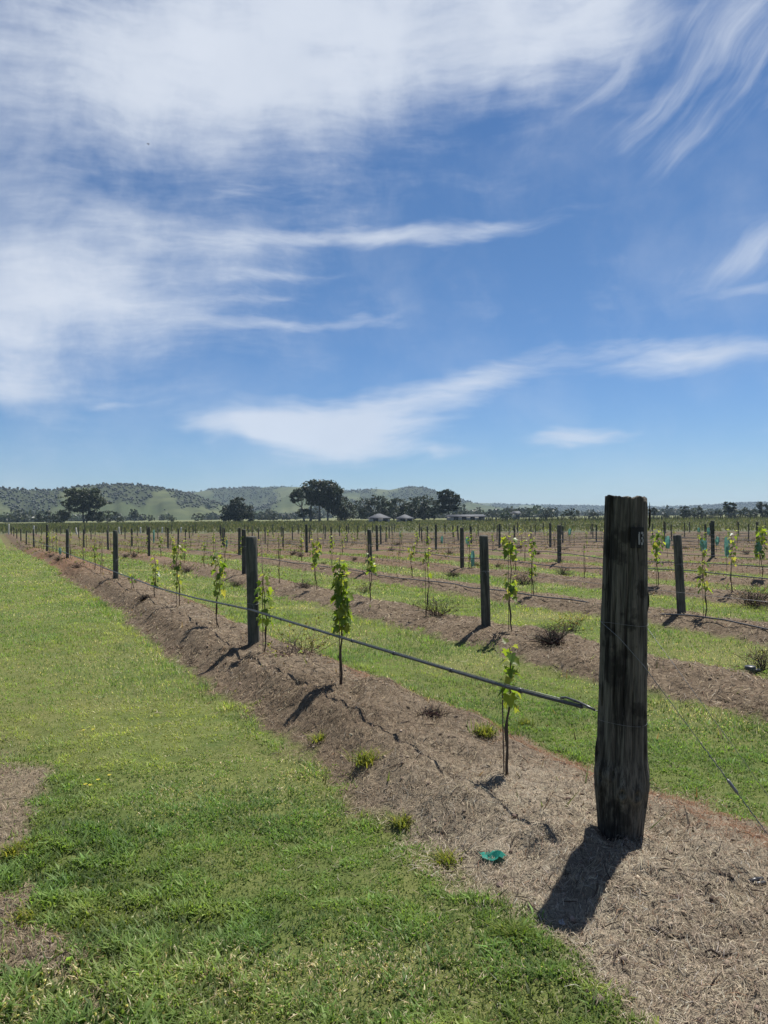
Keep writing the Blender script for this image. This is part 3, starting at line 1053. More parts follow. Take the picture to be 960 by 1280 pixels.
def grass_layer(n, r0, r1, p, hfun, wfun, seg, fade, clumps):
    x, y, r = scatter(n, r0, r1, p)
    tuft = vnoise(x * 10, y * 10, 131)
    k = RNG.uniform(0, 1, n) < grass_prob(x, y) * fade(r) * ((0.35 + 0.65 * sst(tuft, .18, .55)) if clumps else 1)
    x, y, r, tuft = x[k], y[k], r[k], tuft[k]
    z = ground_z(x, y) - 0.004
    t = t_of(x, y)
    lush = fbm(x * 1.1, y * 1.1, 101, 3)
    dry = fbm(x * 0.8 + 5, y * 0.8, 103, 3) + 0.06 * (t > -1.2)
    yel = fbm(x * 0.5, y * 0.5, 107, 3) * .7 + fbm(x * 4.0, y * 4.0, 109, 2) * .3
    lane = np.exp(-((t + 1.75 + (fbm(x * .4, y * .4, 111, 2) - .5)) / .45) ** 2) * (t < -1)
    yel = yel + lane * .05 * sst(r, 4, 12)
    nn = len(x)
    g0, g1, g2_ = np.array([0.092, 0.142, 0.036]), np.array([0.172, 0.200, 0.056]), np.array([0.060, 0.112, 0.032])
    ym = sst(yel, .47, .72)[:, None]
    base = g0 * (1 - ym) + g1 * ym
    deep = sst(lush, 0.50, 0.64)[:, None] * .55
    base = base * (1 - deep) + g2_ * deep
    base = base * (0.62 + 0.72 * sst(tuft, .15, .8))[:, None]
    dpatch = np.exp(-(((x + .28) / .55) ** 2 + ((y - 2.82) / .22) ** 2)) * .55 + np.exp(-(((x + 1.1) / .4) ** 2 + ((y - 4.9) / .35) ** 2)) * .35
    straw = RNG.uniform(0, 1, nn) < np.clip(0.15 + (dry - 0.47) * 1.5 + dpatch, 0.04, 0.75)
    base[straw] = mixcol(int(straw.sum()), [(0.44, 0.40, 0.27), (0.31, 0.26, 0.15), (0.26, 0.25, 0.13)], [.45, .3, .25])
    edge = np.clip(1 - np.abs(np.abs(t - SP * np.round(t / SP)) - 0.82) / 0.18, 0, 1) * (t > -1.5)
    base = base * 1.24 * RNG.uniform(0.66, 1.40, (nn, 1)) * RNG.uniform(0.93, 1.07, (nn, 3))
    h = hfun(r, nn) * (0.30 + 1.15 * lush + .45 * tuft) * (1 + 1.3 * edge * sst(fbm(x * 2.5, y * 2.5, 119, 2), .35, .65))
    leftbed = sst(-t, 1.7, 2.4) * sst(-y, -4.8, -3.2)
    h = h * (1 + 0.7 * leftbed)
    w = wfun(r, nn) * (1 + 0.6 * leftbed)
    h[straw] *= 0.6
    w[straw] *= 0.75
    P = np.stack([x, y, z], 1)
    lean = h * RNG.uniform(0.2, 1.6, nn)
    broad = (RNG.uniform(0, 1, nn) < .05) & (seg == 2)
    w[broad] *= 2.2
    lean[broad] *= 1.6
    base[broad] *= 1.15
    return blades(P, h, w, RNG.uniform(0, 6.283, nn), lean, base, base * np.array([1.15, 1.08, 1.1]), seg)


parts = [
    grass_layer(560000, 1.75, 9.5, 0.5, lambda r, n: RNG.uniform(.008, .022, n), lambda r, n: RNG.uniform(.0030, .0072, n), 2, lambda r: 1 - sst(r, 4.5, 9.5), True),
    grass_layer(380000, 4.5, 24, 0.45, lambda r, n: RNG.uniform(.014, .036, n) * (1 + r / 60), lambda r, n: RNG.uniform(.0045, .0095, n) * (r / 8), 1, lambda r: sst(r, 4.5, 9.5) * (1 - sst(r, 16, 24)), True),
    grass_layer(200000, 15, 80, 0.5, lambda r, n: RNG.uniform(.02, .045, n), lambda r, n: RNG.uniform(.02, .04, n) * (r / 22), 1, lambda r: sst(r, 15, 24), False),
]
Vs, Fs, Cs, off = [], [], [], 0
for v_, f_, c_ in parts:
    Vs.append(v_); Fs.append(f_ + off); Cs.append(c_); off += len(v_)
props(link('grass', np_mesh('grass', np.vstack(Vs), np.vstack(Fs), M_GRASS, np.vstack(Cs))), kind='stuff')

# straw mulch on the beds and bare ground
def straw_layer(n, r0, r1, p, lmin, lmax, w0):
    x, y, r = scatter(n, r0, r1, p)
    k = RNG.uniform(0, 1, n) < (1 - grass_prob(x, y)) * 0.95 + 0.03
    k &= (t_of(x, y) > -1.5) | (patch_bare(x, y) > .3) | (RNG.uniform(0, 1, n) < .05)
    x, y, r = x[k], y[k], r[k]
    nn = len(x)
    a = RNG.uniform(0, 6.283, nn)
    L = RNG.uniform(lmin, lmax, nn) * RNG.uniform(0.4, 1, nn)
    w = w0 * RNG.uniform(.6, 1.5, nn) * np.maximum(1, r / 5)
    ca, sa = np.cos(a), np.sin(a)
    cv = RNG.normal(0, .12, nn) * L
    p0x, p0y = x - ca * L / 2, y - sa * L / 2
    p2x, p2y = x + ca * L / 2, y + sa * L / 2
    p1x, p1y = x - sa * cv, y + ca * cv
    lift = RNG.uniform(.001, .022, nn)
    z0 = ground_z(p0x, p0y) + 0.002 + RNG.uniform(0, .01, nn)
    z1 = ground_z(p1x, p1y) + 0.003 + lift
    z2 = ground_z(p2x, p2y) + 0.002 + RNG.uniform(0, .025, nn)
    sx, sy = -sa * w / 2, ca * w / 2
    tilt = RNG.normal(0, .4, nn) * w
    Vv = np.stack([np.stack([p0x - sx, p0y - sy, z0], 1), np.stack([p0x + sx, p0y + sy, z0 + tilt * .3], 1), np.stack([p1x - sx, p1y - sy, z1], 1), np.stack([p1x + sx, p1y + sy, z1 + tilt], 1), np.stack([p2x, p2y, z2], 1)], 1).reshape(-1, 3)
    b = (np.arange(nn) * 5)[:, None]
    Ff = np.vstack([b + [[0, 1, 3]], b + [[0, 3, 2]], b + [[2, 3, 4]]])
    c = mixcol(nn, [(0.44, 0.385, 0.30), (0.30, 0.25, 0.19), (0.17, 0.135, 0.105), (0.055, 0.044, 0.036), (0.22, 0.13, 0.08), (0.38, 0.37, 0.34)], [.22, .28, .24, .17, .03, .06], .2)
    t = t_of(x, y)
    mul = np.where(t > 1.6, .9, sst(s_of(x, y), S_END + .2, S_END + 2.2)) * (t > -1.4) + .6 * (t < -1.5)
    c = c * np.array([.97, .94, .87]) * (1 - .52 * mul * RNG.uniform(.2, 1.3, nn))[:, None] * (1 + mul[:, None] * np.array([.05, -.03, -.13]))
    rust = (sst(fbm(x * 0.7, y * 0.7, 203, 2), .42, .56) * np.exp(-((t - 0.62) / .24) ** 2)) > RNG.uniform(0, 1, nn)
    c[rust] = mixcol(int(rust.sum()), [(0.21, 0.11, 0.058), (0.15, 0.08, 0.045)], [.6, .4])
    return Vv, Ff, np.repeat(c, 5, 0)


parts = [straw_layer(190000, 1.75, 7, 0.5, .015, .085, .0017), straw_layer(130000, 6.5, 28, 0.4, .05, .15, .0026)]
Vs, Fs, Cs, off = [], [], [], 0
for v_, f_, c_ in parts:
    Vs.append(v_); Fs.append(f_ + off); Cs.append(c_); off += len(v_)
props(link('straw_mulch', np_mesh('straw_mulch', np.vstack(Vs), np.vstack(Fs), M_STRAW, np.vstack(Cs))), kind='stuff')

# short dead sticks in the mulch
x, y, r = scatter(2600, 1.8, 18, 0.45)
k = (RNG.uniform(0, 1, len(x)) < (1 - grass_prob(x, y))) & ((t_of(x, y) > -1.3) | (patch_bare(x, y) > .3))
mb = MB(); gg = random.Random(61)
for q in np.nonzero(k)[0]:
    a = gg.uniform(0, 6.28); L = gg.uniform(.02, .09) * (1 + r[q] / 18)
    p0 = Vector((x[q], y[q], 0)); p1 = p0 + Vector((math.cos(a), math.sin(a), 0)) * L
    z0, z1 = gz(p0.x, p0.y) + gg.uniform(.002, .008), gz(p1.x, p1.y) + gg.uniform(.002, .03)
    c = gg.choice([(.045, .034, .027), (.075, .055, .042), (.16, .13, .10), (.22, .19, .15)])
    mb.tube([(p0.x, p0.y, z0), ((p0.x + p1.x) / 2 + gg.gauss(0, .006), (p0.y + p1.y) / 2 + gg.gauss(0, .006), (z0 + z1) / 2 + .004), (p1.x, p1.y, z1)], [.0022, .0028, .0014], 4, c)
props(link('dead_sticks', mb.mesh('dead_sticks', M_BARK)), kind='stuff')

# low weeds over the beds and the farther ground of the block
x, y, r = scatter(150000, 4, 95, 0.55)
k = (block_in(x, y) > 0) & (t_of(x, y) > -0.9)
wn = fbm(x * .45, y * .45, 401, 3)
farw = sst(r + t_of(x, y) * .5, 16, 50)
k &= RNG.uniform(0, 1, len(x)) < (0.04 + 0.96 * farw) * sst(wn, .36, .58)
x, y, r, wn = x[k], y[k], r[k], wn[k]
nn = len(x)
cc_ = mixcol(nn, [(0.15, 0.095, 0.055), (0.060, 0.046, 0.034), (0.085, 0.110, 0.034), (0.12, 0.13, 0.045), (0.20, 0.165, 0.11)], [.30, .26, .24, .08, .12], .25)
hh = RNG.uniform(.02, .09, nn) * (.6 + wn)
Vb, Fb, Cb = blades(np.stack([x, y, ground_z(x, y) - .01], 1), hh, RNG.uniform(.012, .03, nn) * np.maximum(.6, r / 16), RNG.uniform(0, 6.28, nn), hh * RNG.uniform(.2, 1.5, nn), cc_, cc_ * 1.1, 1)
props(link('low_weeds', np_mesh('low_weeds', Vb, Fb, M_GRASS, Cb)), kind='stuff')

# small clods among the straw
x, y, r = scatter(16000, 1.8, 16, 0.45)
k = RNG.uniform(0, 1, len(x)) < (1 - grass_prob(x, y)) * 0.6
k &= (t_of(x, y) > -1.5) | (patch_bare(x, y) > .3)
x, y = x[k], y[k]
sz = RNG.uniform(.003, .012, len(x)) * RNG.choice([1, 1, 1, 1.8, 2.4], len(x))
Vc, Fc, Cc = crowns(np.stack([x, y, ground_z(x, y) - sz * .6], 1), sz, sz * .7, mixcol(len(x), [(0.20, 0.155, 0.115), (0.12, 0.09, 0.07), (0.30, .25, .19)], [.5, .3, .2]), 1)
props(link('soil_clods', np_mesh('soil_clods', Vc, Fc, M_BARK, Cc)), kind='stuff')

# ------------------------------------------------------------------ labels
ORD = 'first second third fourth fifth sixth seventh eighth ninth tenth eleventh twelfth thirteenth fourteenth fifteenth sixteenth seventeenth eighteenth nineteenth twentieth'.split()
ORD += ['twenty-' + o for o in ORD[:9]] + ['thirtieth'] + ['thirty-' + o for o in ORD[:9]] + ['fortieth']


def in_frame(p, m_=6):
    q = project(p)
    return q[2] > 0.1 and -m_ < q[0] < IW + m_ and -m_ < q[1] < IH + m_


# ------------------------------------------------------------------ line posts
def post_mesh(h, r, seed, mat, chip=0.0):
    g = random.Random(seed)
    ns = 14
    zs = [-0.35, 0.0, h * .3, h * .6, h * .85, h - 0.012, h]
    V, F = [], []
    ph = g.uniform(0, 6)
    for i, z in enumerate(zs):
        rad = r * (1.03 - 0.06 * max(z, 0) / h)
        if i == len(zs) - 1: rad *= 0.90
        for k_ in range(ns):
            a = 2 * math.pi * k_ / ns
            q = rad * (1 + 0.035 * math.sin(3 * a + ph) + g.uniform(-.012, .012))
            V.append((q * math.cos(a), q * math.sin(a), z + (g.uniform(-.006, .004) if i >= len(zs) - 2 else 0)))
    for i in range(len(zs) - 1):
        for k_ in range(ns):
            F.append((i * ns + k_, i * ns + (k_ + 1) % ns, (i + 1) * ns + (k_ + 1) % ns, (i + 1) * ns + k_))
    V.append((0, 0, h + 0.004)); c = len(V) - 1
    b = (len(zs) - 1) * ns
    T = [(b + k_, b + (k_ + 1) % ns, c) for k_ in range(ns)]
    return np_mesh('trellis_post', np.array(V), [np.array(F), np.array(T)], mat, smooth=True)


def ring_mesh(r, z, wr=0.0022, tail=0.05):
    mb = MB()
    pts = [(math.cos(a) * (r + wr), math.sin(a) * (r + wr), z + 0.006 * math.sin(a * 2)) for a in np.linspace(0, 2 * math.pi, 17)]
    mb.tube(pts, wr, 5)
    mb.tube([(0, -(r + wr), z), (0.012, -(r + 0.012), z - tail * .4), (0.02, -(r + 0.02), z - tail)], wr, 5)
    return mb.mesh('wire_tie', M_WIRE)


POST_H = 1.18
PM = {}
ROW_POSTS = {}
# measured posts: row, column in the photo, height, radius, lean (x)
FIX = [(0, 316, 1.235, .066, -.012), (0, 144, 1.17, .062, .0), (0, 84, 1.16, .062, 0), (0, 58.5, 1.42, .06, 0),
       (1, 606, 1.20, .062, -.02), (1, 304.5, 1.17, .06, 0), (2, 850.5, 1.16, .062, -.035), (2, 462, 1.15, .06, -.01), (2, 299, 1.13, .06, 0),
       (3, 577, 1.19, .06, 0), (3, 383, 1.24, .06, 0), (4, 698.5, 1.16, .062, 0), (4, 471, 1.16, .055, 0), (4, 353.5, 1.15, .05, 0),
       (5, 544.5, 1.2, .055, 0), (5, 414, 1.2, .045, 0), (6, 890.5, 1.25, .062, 0)]
fixed_d = {}
post_list = []
for (i, px, h, r, lean) in FIX:
    x, y = row_at_px(i, px)
    fixed_d.setdefault(i, []).append(y)
    post_list.append((i, y, h, r, lean))
g = random.Random(4)
for i in range(0, 26):
    ph = 8.9 + 1.05 * i
    for q in range(0, 14):
        d = ph + 11.1 * q + g.uniform(-.35, .35) * (1 if i > 4 else 0.3)
        h = POST_H * g.uniform(.95, 1.10)
        r = g.choice([.045, .05, .055, .06])
        ln = g.gauss(0, .02)
        if any(abs(d - f) < 5.0 for f in fixed_d.get(i, [])): continue
        x, _ = row_at_depth(i, d)
        if block_in(x, d) < 1.5: continue
        if not in_frame((x, d, 0.5)): continue
        post_list.append((i, d, h, r, ln))
post_list.sort()
count_row = {}
for n_, (i, d, h, r, ln) in enumerate(post_list):
    x, y = row_at_depth(i, d)
    z = gz(x, y)
    variant = (round(r, 3), n_ % 5) if d > 24 else n_ + 1000
    if variant not in PM:
        PM[variant] = (post_mesh(h, r, n_, M_POST), h)
    me, mh = PM[variant]
    o = link('trellis_post', me, None, (x, y, z))
    o.scale.z = h / mh
    o.rotation_euler = (g.gauss(0, .012), ln, g.uniform(0, 6.28) if d > 24 else 0)
    c = count_row.get(i, 0); count_row[i] = c + 1
    ROW_POSTS.setdefault(i, []).append((x, y, z, h))
    look = 'stout dark post' if r > .058 else ('slim dark post' if r < .052 else 'round dark post')
    if i == 0:
        lab = f'{look}, {ORD[c]} after the big end post along the row beside the grass track'
    else:
        lab = f'{look}, {ORD[c]} in view along the {ORD[i]} row from the grass track'
    if (i, d) == (post_list[0][0], post_list[0][1]):
        lab = 'tall dark round post on the mound, first after the big weathered end post'
    props(o, lab, 'post', 'trellis posts')
    if d < 40:
        link('wire_tie', ring_mesh(r * 0.99, 0.72 if i else 0.46, .0025 if d < 15 else .004), o)

# pale strainers where the rows end
g = random.Random(9)
EW = [(11, 653, 664.5, .0), (42, 654.5, 664, .03), (96, 656, 663.5, -.16), (149.5, 655, 662.5, -.12), (175.5, 655, 661.5, .02), (202.5, 655, 661, .05), (226, 655, 660.5, .05)]
for q, (px, yt, yb, ln) in enumerate(EW):
    x, y = row_at_px(0, px) if q == 0 else (0, 0)
    dd = 112 + q * 1.3
    dv_ = ray(px, 655)
    x, y = dv_.x * dd / dv_.y, dd
    o = link('end_strainer', post_mesh((yb - yt) / F_PX * dd + .15, .11, 50 + q, M_PALE), None, (x, y, gz(x, y)))
    o.rotation_euler = (0, ln, 0)
    props(o, f'pale {"leaning " if abs(ln) > .1 else ""}strainer post, {ORD[q]} from the grass track along the far block edge', 'post', 'pale far strainer posts')

# ------------------------------------------------------------------ big end post
EP_D = 3.75
EPX, EPY = 1.135, EP_D
EPZ = gz(EPX, EPY)


def end_post():
    e = empty('end_post', (EPX, EPY, EPZ))
    props(e, 'huge weathered black timber end post with a number plate, standing at the row end', 'post')
    e.rotation_euler = (R(0.4), R(1.5), 0)
    ns, nz = 120, 150
    top = 1.685 - EPZ
    zs = np.concatenate([[-0.3], np.linspace(-0.02, top, nz)])
    th = np.linspace(0, 2 * np.pi, ns, endpoint=False)
    T, Z = np.meshgrid(th, zs)
    zc = np.interp(zs, [0, .06, .14, .22, .30, .38, .6, 1.1, 1.62], [.106, .111, .119, .128, .130, .119, .1130, .1080, .0985])
    Rr = np.repeat(zc[:, None], ns, 1)
    # furrows and flakes of old timber
    fur = fbm(T * 9 + 40, Z * 1.3, 301, 3)
    fur2 = fbm(T * 26 + 90, Z * 2.1, 305, 2)
    fl = fbm(T * 4 + 20, Z * 7, 311, 3)
    # make the noise close round the post
    w_ = sst(T, 5.6, 6.2832)
    fur = fur * (1 - w_) + fbm(T * 0 + 40 + (T - 6.2832) * 9, Z * 1.3, 301, 3) * w_
    Rr = Rr * (1 - 0.060 * sst(fur, .52, .66) + 0.03 * (fur2 - .5) + 0.035 * (fl - .5))
    # deep drying cracks
    for (a0, z0, z1, dep, wd) in ((4.55, .55, 1.7, .020, .045), (5.15, .9, 1.7, .016, .04), (4.05, .2, 1.2, .018, .05), (4.95, 0.35, .95, .014, .035), (5.6, .1, 1.0, .02, .05), (3.6, .8, 1.7, .02, .05), (4.75, 1.15, 1.7, .012, .03)):
        aw = a0 + 0.07 * np.sin(Z * 5 + a0 * 3) + 0.03 * np.sin(Z * 17)
        Rr = Rr - dep * np.exp(-((T - aw) / wd) ** 2) * sst(Z, z0, z0 + .1) * (1 - sst(Z, z1 - .1, z1 + .02) * (z1 < 1.6))
    # knots near the foot, seen from the track
    for (a0, z0, dz_, da, amp) in ((4.45, .235, .040, .20, .030), (5.0, .225, .040, .2, .028), (4.1, .31, .035, .18, .020), (5.55, .25, .04, .2, .015), (3.6, .29, .05, .25, .016), (2.2, .26, .05, .3, .012)):
        q = ((T - a0) / da) ** 2 + ((Z - z0) / dz_) ** 2
        Rr = Rr + amp * np.exp(-q) - amp * 1.6 * np.exp(-q * 6)
    # broken bits of the rim
    jag = np.zeros_like(T)
    jag += (fbm(T * 5 + 3, T * 0, 331, 2) - .5) * .02
    jag -= 0.02 * (np.abs(T - 5.75) < .28)
    ztop = Z + jag * sst(Z, top - .12, top)
    X, Y = Rr * np.cos(T), Rr * np.sin(T)
    V = np.stack([X.ravel(), Y.ravel(), ztop.ravel()], 1)
    nr_ = len(zs)
    ii = np.arange(nr_ * ns).reshape(nr_, ns)
    F = np.stack([ii[:-1], np.roll(ii[:-1], -1, 1), np.roll(ii[1:], -1, 1), ii[1:]], -1).reshape(-1, 4)
    # hollowed top
    base = len(V)
    V = np.vstack([V, V[ii[-1]] * np.array([.8, .8, 1]) - np.array([0, 0, .004]), [[0, 0, top - .015]]])
    jj = base + np.arange(ns)
    F = np.vstack([F, np.stack([ii[-1], np.roll(ii[-1], -1), np.roll(jj, -1), jj], -1)])
    T3 = np.stack([jj, np.roll(jj, -1), np.full(ns, base + ns)], 1)
    link('timber', np_mesh('timber', V, [F, T3], M_ENDPOST, smooth=True), e)
    # a long splinter along the rim
    mb = MB()
    for (a, z, L, r0) in ((5.98, top - .16, .135, .004), (5.95, top - .55, .1, .004), (3.35, .62, .12, .004), (3.2, .30, .16, .006), (6.05, .75, .09, .004)):
        rad = .105 if z > .5 else .120
        p = [((rad + .003 + .004 * math.sin(f * 3)) * math.cos(a), (rad + .003) * math.sin(a), z + L * f) for f in (0, .3, .7, 1)]
        mb.tube(p, [r0 * .5, r0 * 1.3, r0, r0 * .2], 5)
    s_ = link('splinter', mb.mesh('splinter', M_ENDPOST), e)
    s_['kind'] = 'stuff'
    # number plate, bent round the post
    def on_post(a, z, r=.1035): return (r * math.cos(a), r * math.sin(a), z)
    az0, az1, z0, z1 = 4.66, 5.36, top - .245, top - .146
    mb = MB()
    N = 10
    for q in range(N):
        a, b_ = az0 + (az1 - az0) * q / N, az0 + (az1 - az0) * (q + 1) / N
        mb.poly([on_post(a, z0), on_post(b_, z0), on_post(b_, z1), on_post(a, z1)])
        for zz in (z0, z1):
            mb.poly([on_post(a, zz, .094), on_post(b_, zz, .094), on_post(b_, zz), on_post(a, zz)])
    for a in (az0, az1):
        mb.poly([on_post(a, z0, .094), on_post(a, z0), on_post(a, z1), on_post(a, z1, .094)])
    pl = link('number_plate', mb.mesh('number_plate', M_PLATE), e)
    pl['label'] = 'black plate with a worn white number'
    # worn white figures: one and three
    def strokes(cells, a0, zt, ca_, cz):
        mb_ = MB()
        for (x0_, y0_, x1_, y1_) in cells:
            a_, b_ = a0 + x0_ * ca_, a0 + x1_ * ca_
            za_, zb_ = zt - y0_ * cz, zt - y1_ * cz
            mb_.poly([on_post(a_, zb_, .1055), on_post(b_, zb_, .1055), on_post(b_, za_, .1055), on_post(a_, za_, .1055)])
            mb_.poly([on_post(a_, zb_, .1038), on_post(b_, zb_, .1038), on_post(b_, zb_, .1055), on_post(a_, zb_, .1055)])
        return mb_
    one = strokes([(0.3, .0, 1.0, .8), (0.1, .8, 1.0, 3.0), (0.2, 3.0, 1.25, 4.4), (.3, 4.4, 1.1, 5.1)], 4.985, z1 - .022, .10, .0118)
    link('figure_one', one.mesh('figure_one', M_WHITE), pl)
    three = strokes([(0.0, .1, 1.6, 1.0), (.9, 1.0, 1.9, 1.9), (.25, 2.2, 1.5, 3.0), (1.0, 3.0, 1.9, 4.2), (0.1, 4.2, 1.5, 5.2)], 5.145, z1 - .020, .088, .0122)
    link('figure_three', three.mesh('figure_three', M_WHITE), pl)
    # wire wraps
    for zz, rr_ in ((1.075 - EPZ, .113), (.60 - EPZ, .115)):
        mb = MB()
        pts = [(math.cos(a) * rr_, math.sin(a) * rr_, zz + .006 * math.sin(2 * a)) for a in np.linspace(0, 6.283, 40)]
        mb.tube(pts, .0010, 5, caps=False)
        link('wire_wrap', mb.mesh('wire_wrap', M_WIRE), e)
    return e


ep = end_post()

# stay wires from the end post to the buried anchor
anchor = ground_at(1015, 1112)
mb = MB()
a = Vector((EPX - .105, EPY - .06, 1.085)); b = Vector((EPX + .11, EPY - .03, 1.08))
mid1 = Vector((EPX + .115, EPY - .125, 0)); 
pA = [Vector((EPX - .10, EPY - .065, 1.085)), Vector((EPX - .03, EPY - .125, 1.015)), Vector((EPX + .075, EPY - .14, .89))]
end = anchor + Vector((0, 0, -.02))
for f in (0.35, .7, 1.0):
    pA.append(pA[2].lerp(end, f) if f < 1 else end)
mb.tube(pA, .0017, 5)
st = link('stay_wire', mb.mesh('stay_wire', M_WIRE))
props(st, 'galvanised stay wire crossing the big end post and running down to the grass', 'wire')
# turnbuckle on the wire
t0, t1 = pA[2].lerp(end, .52), pA[2].lerp(end, .585)
mb = MB(); mb.tube([t0, t0.lerp(t1, .15), t0.lerp(t1, .85), t1], [.003, .0075, .0075, .003], 8)
link('wire_joiner', mb.mesh('wire_joiner', M_WIRE), st)
mb = MB()
w0, w1 = pA[2].lerp(end, .36), pA[2].lerp(end, .98)
pts = []
for q in range(90):
    f = q / 89
    p = w0.lerp(w1, f)
    pts.append(p + Vector((math.cos(q * 1.1), math.sin(q * 1.1) * .5, math.sin(q * 1.1))) * .0032)
mb.tube(pts, .0014, 4)
link('wire_twist', mb.mesh('wire_twist', M_WIRE), st)
mb = MB()
pB = [b, b.lerp(anchor + Vector((.12, .05, 0)), .5), anchor + Vector((.12, .05, -.02))]
mb.tube(pB, .0013, 5)
props(link('stay_wire', mb.mesh('stay_wire', M_WIRE)), 'thinner second stay wire above the one carrying the metal joiner', 'wire')


# ------------------------------------------------------------------ drip pipes and wires
def along_row(i, d0, d1, zfun, step=1.2):
    pts = []
    d = d0
    while d <= d1:
        x, y = row_at_depth(i, d)
        pts.append((x + CT * -0.07, y - .03, zfun(d, x, y)))
        d += step * max(1, d / 25)
    return pts


for i in range(0, 24):
    x_in = (X0 + i * SP / CT) / (0.5 + TAN + 0.03)
    d_end = 20.0
    while d_end < 130 and block_in(*row_at_depth(i, d_end)) > 2: d_end += 2
    d0 = max(x_in - 1.5, 3.6)
    gg = random.Random(100 + i)
    p1, p2 = gg.uniform(0, 6), gg.uniform(0, 6)
    if i == 0:
        zk = [(3.75, .640), (4.5, .61), (6.7, .575), (8.9, .545), (11.2, .44), (13.6, .37), (18, .34), (40, .25), (130, -.1)]
        zf = lambda d, x, y: float(np.interp(d, [a_[0] for a_ in zk], [a_[1] for a_ in zk]))
        d0 = 3.90
    elif i == 2:
        zf = lambda d, x, y: gz(x, y) + .045 + .02 * math.sin(d * .9)
    elif i == 1:
        zf = lambda d, x, y: gz(x, y) + .05 + .015 * math.sin(d * 1.3 + 1)
    else:
        zf = lambda d, x, y: float(ground_z(np.array([x]), np.array([y]), False)[0]) + .40 + .05 * math.sin(d * .57 + p1) - .03 * math.sin(d * 1.3 + p2)
    pts = along_row(i, d0, min(d_end, 75), zf, .55 if i < 3 else 1.1)
    if len(pts) < 3: continue
    if i != 1:
        if i == 2:
            pts = [(a_ - CT * .22, b_ - ST * .22, c_ - .015) for a_, b_, c_ in pts]
        mb = MB()
        rad = [0.0105 if i == 0 else (.011 if i < 5 else .010)] * len(pts)
        mb.tube(pts, rad, 8 if i < 3 else 5, caps=True)
        o = link('drip_pipe', mb.mesh('drip_pipe', M_PIPE, True))
        lab = {0: 'black drip pipe strung taut from the big end post along the first mound', 1: 'black drip pipe lying on the mound of the second row from the track',
               2: 'black drip pipe lying low along the third row from the track'}.get(i, f'dark drip pipe strung along the {ORD[i]} row from the grass track')
        props(o, lab, 'drip pipe', 'drip pipes along the rows')
    if i == 0:
        # pipe end doubled back and tied at the post, and clips along it
        mb = MB()
        p0, p1_ = Vector(pts[0]), Vector(pts[1])
        dr = (p1_ - p0).normalized()
        mb.tube([p0 - dr * .09, p0 - dr * .02 + Vector((0, 0, .012)), p0 + dr * .03 + Vector((0, 0, .02)), p0 + dr * .12 + Vector((0, 0, .026)), p0 + dr * .16 + Vector((0, 0, .018))], .0062, 8)
        link('folded_end', mb.mesh('folded_end', M_PIPE, True), o)
        tie = MB()
        tie.tube([p0 + dr * .04, p0 - dr * .06, Vector((EPX - .09, EPY + .02, p0.z + .0))], .0025, 5)
        link('tie_wire', tie.mesh('tie_wire', M_WIRE), o)
        for dd in (4.35, 5.0, 5.7, 6.35, 7.1, 7.9, 9.6):
            x, y = row_at_depth(0, dd)
            c = Vector((x + CT * -.07, y - .03, zf(dd, x, y)))
            dq = Vector((-ST, CT, 0))
            mb = MB(); mb.tube([c - dq * .012, c + dq * .012], .0155, 8)
            link('emitter', mb.mesh('emitter', M_PIPE, True), o)
    # carrying wire
    zw = .80 if i else 0.70
    if i == 0:
        wf = lambda d, x, y: zf(d, x, y) + .014
    else:
        wf = lambda d, x, y: float(ground_z(np.array([x]), np.array([y]), False)[0]) + .16 + .70 + .012 * math.sin(d * .55 + p2)
    pts = along_row(i, d0, min(d_end, 60), wf, .55 if i == 0 else 2.2)
    if len(pts) < 3: continue
    mb = MB(); mb.tube(pts, .0016 if i < 4 else .0022, 4)
    lab = f'thin trellis wire strung along the {ORD[i]} row from the grass track'
    if i == 0: lab = 'thin wire carrying the taut drip pipe of the first row'
    props(link('trellis_wire', mb.mesh('trellis_wire', M_WIRE)), lab, 'wire', 'trellis wires along the rows')

# ------------------------------------------------------------------ vines
LEAF_OUT = [(0, -.02), (.22, -.16), (.50, -.10), (.36, .16), (.62, .42), (.32, .48), (.22, .74), (0, 1.0), (-.22, .74), (-.32, .48), (-.62, .42), (-.36, .16), (-.50, -.10), (-.22, -.16)]


def leaf_verts(g, size, pos_, az_, droop, roll):
    """one lobed leaf, folded a little along its rib"""
    M = Matrix.Rotation(az_, 3, 'Z') @ Matrix.Rotation(roll, 3, 'Y') @ Matrix.Rotation(-droop, 3, 'X')
    f = g.uniform(.15, .5); cur = g.uniform(-.35, .1)
    vs = []
    for (x, y) in [(0, .32)] + LEAF_OUT:
        z = abs(x) * f + cur * (y - .3) ** 2
        vs.append(Vector(pos_) + M @ (Vector((x, y, z)) * size * g.uniform(.95, 1.05)))
    n_ = len(LEAF_OUT)
    return vs, [(0, 1 + k_, 1 + (k_ + 1) % n_) for k_ in range(n_)]


LEAFCOLS = [(0.175, 0.235, 0.040), (0.130, 0.195, 0.034), (0.225, 0.260, 0.058), (0.090, 0.150, 0.028)]


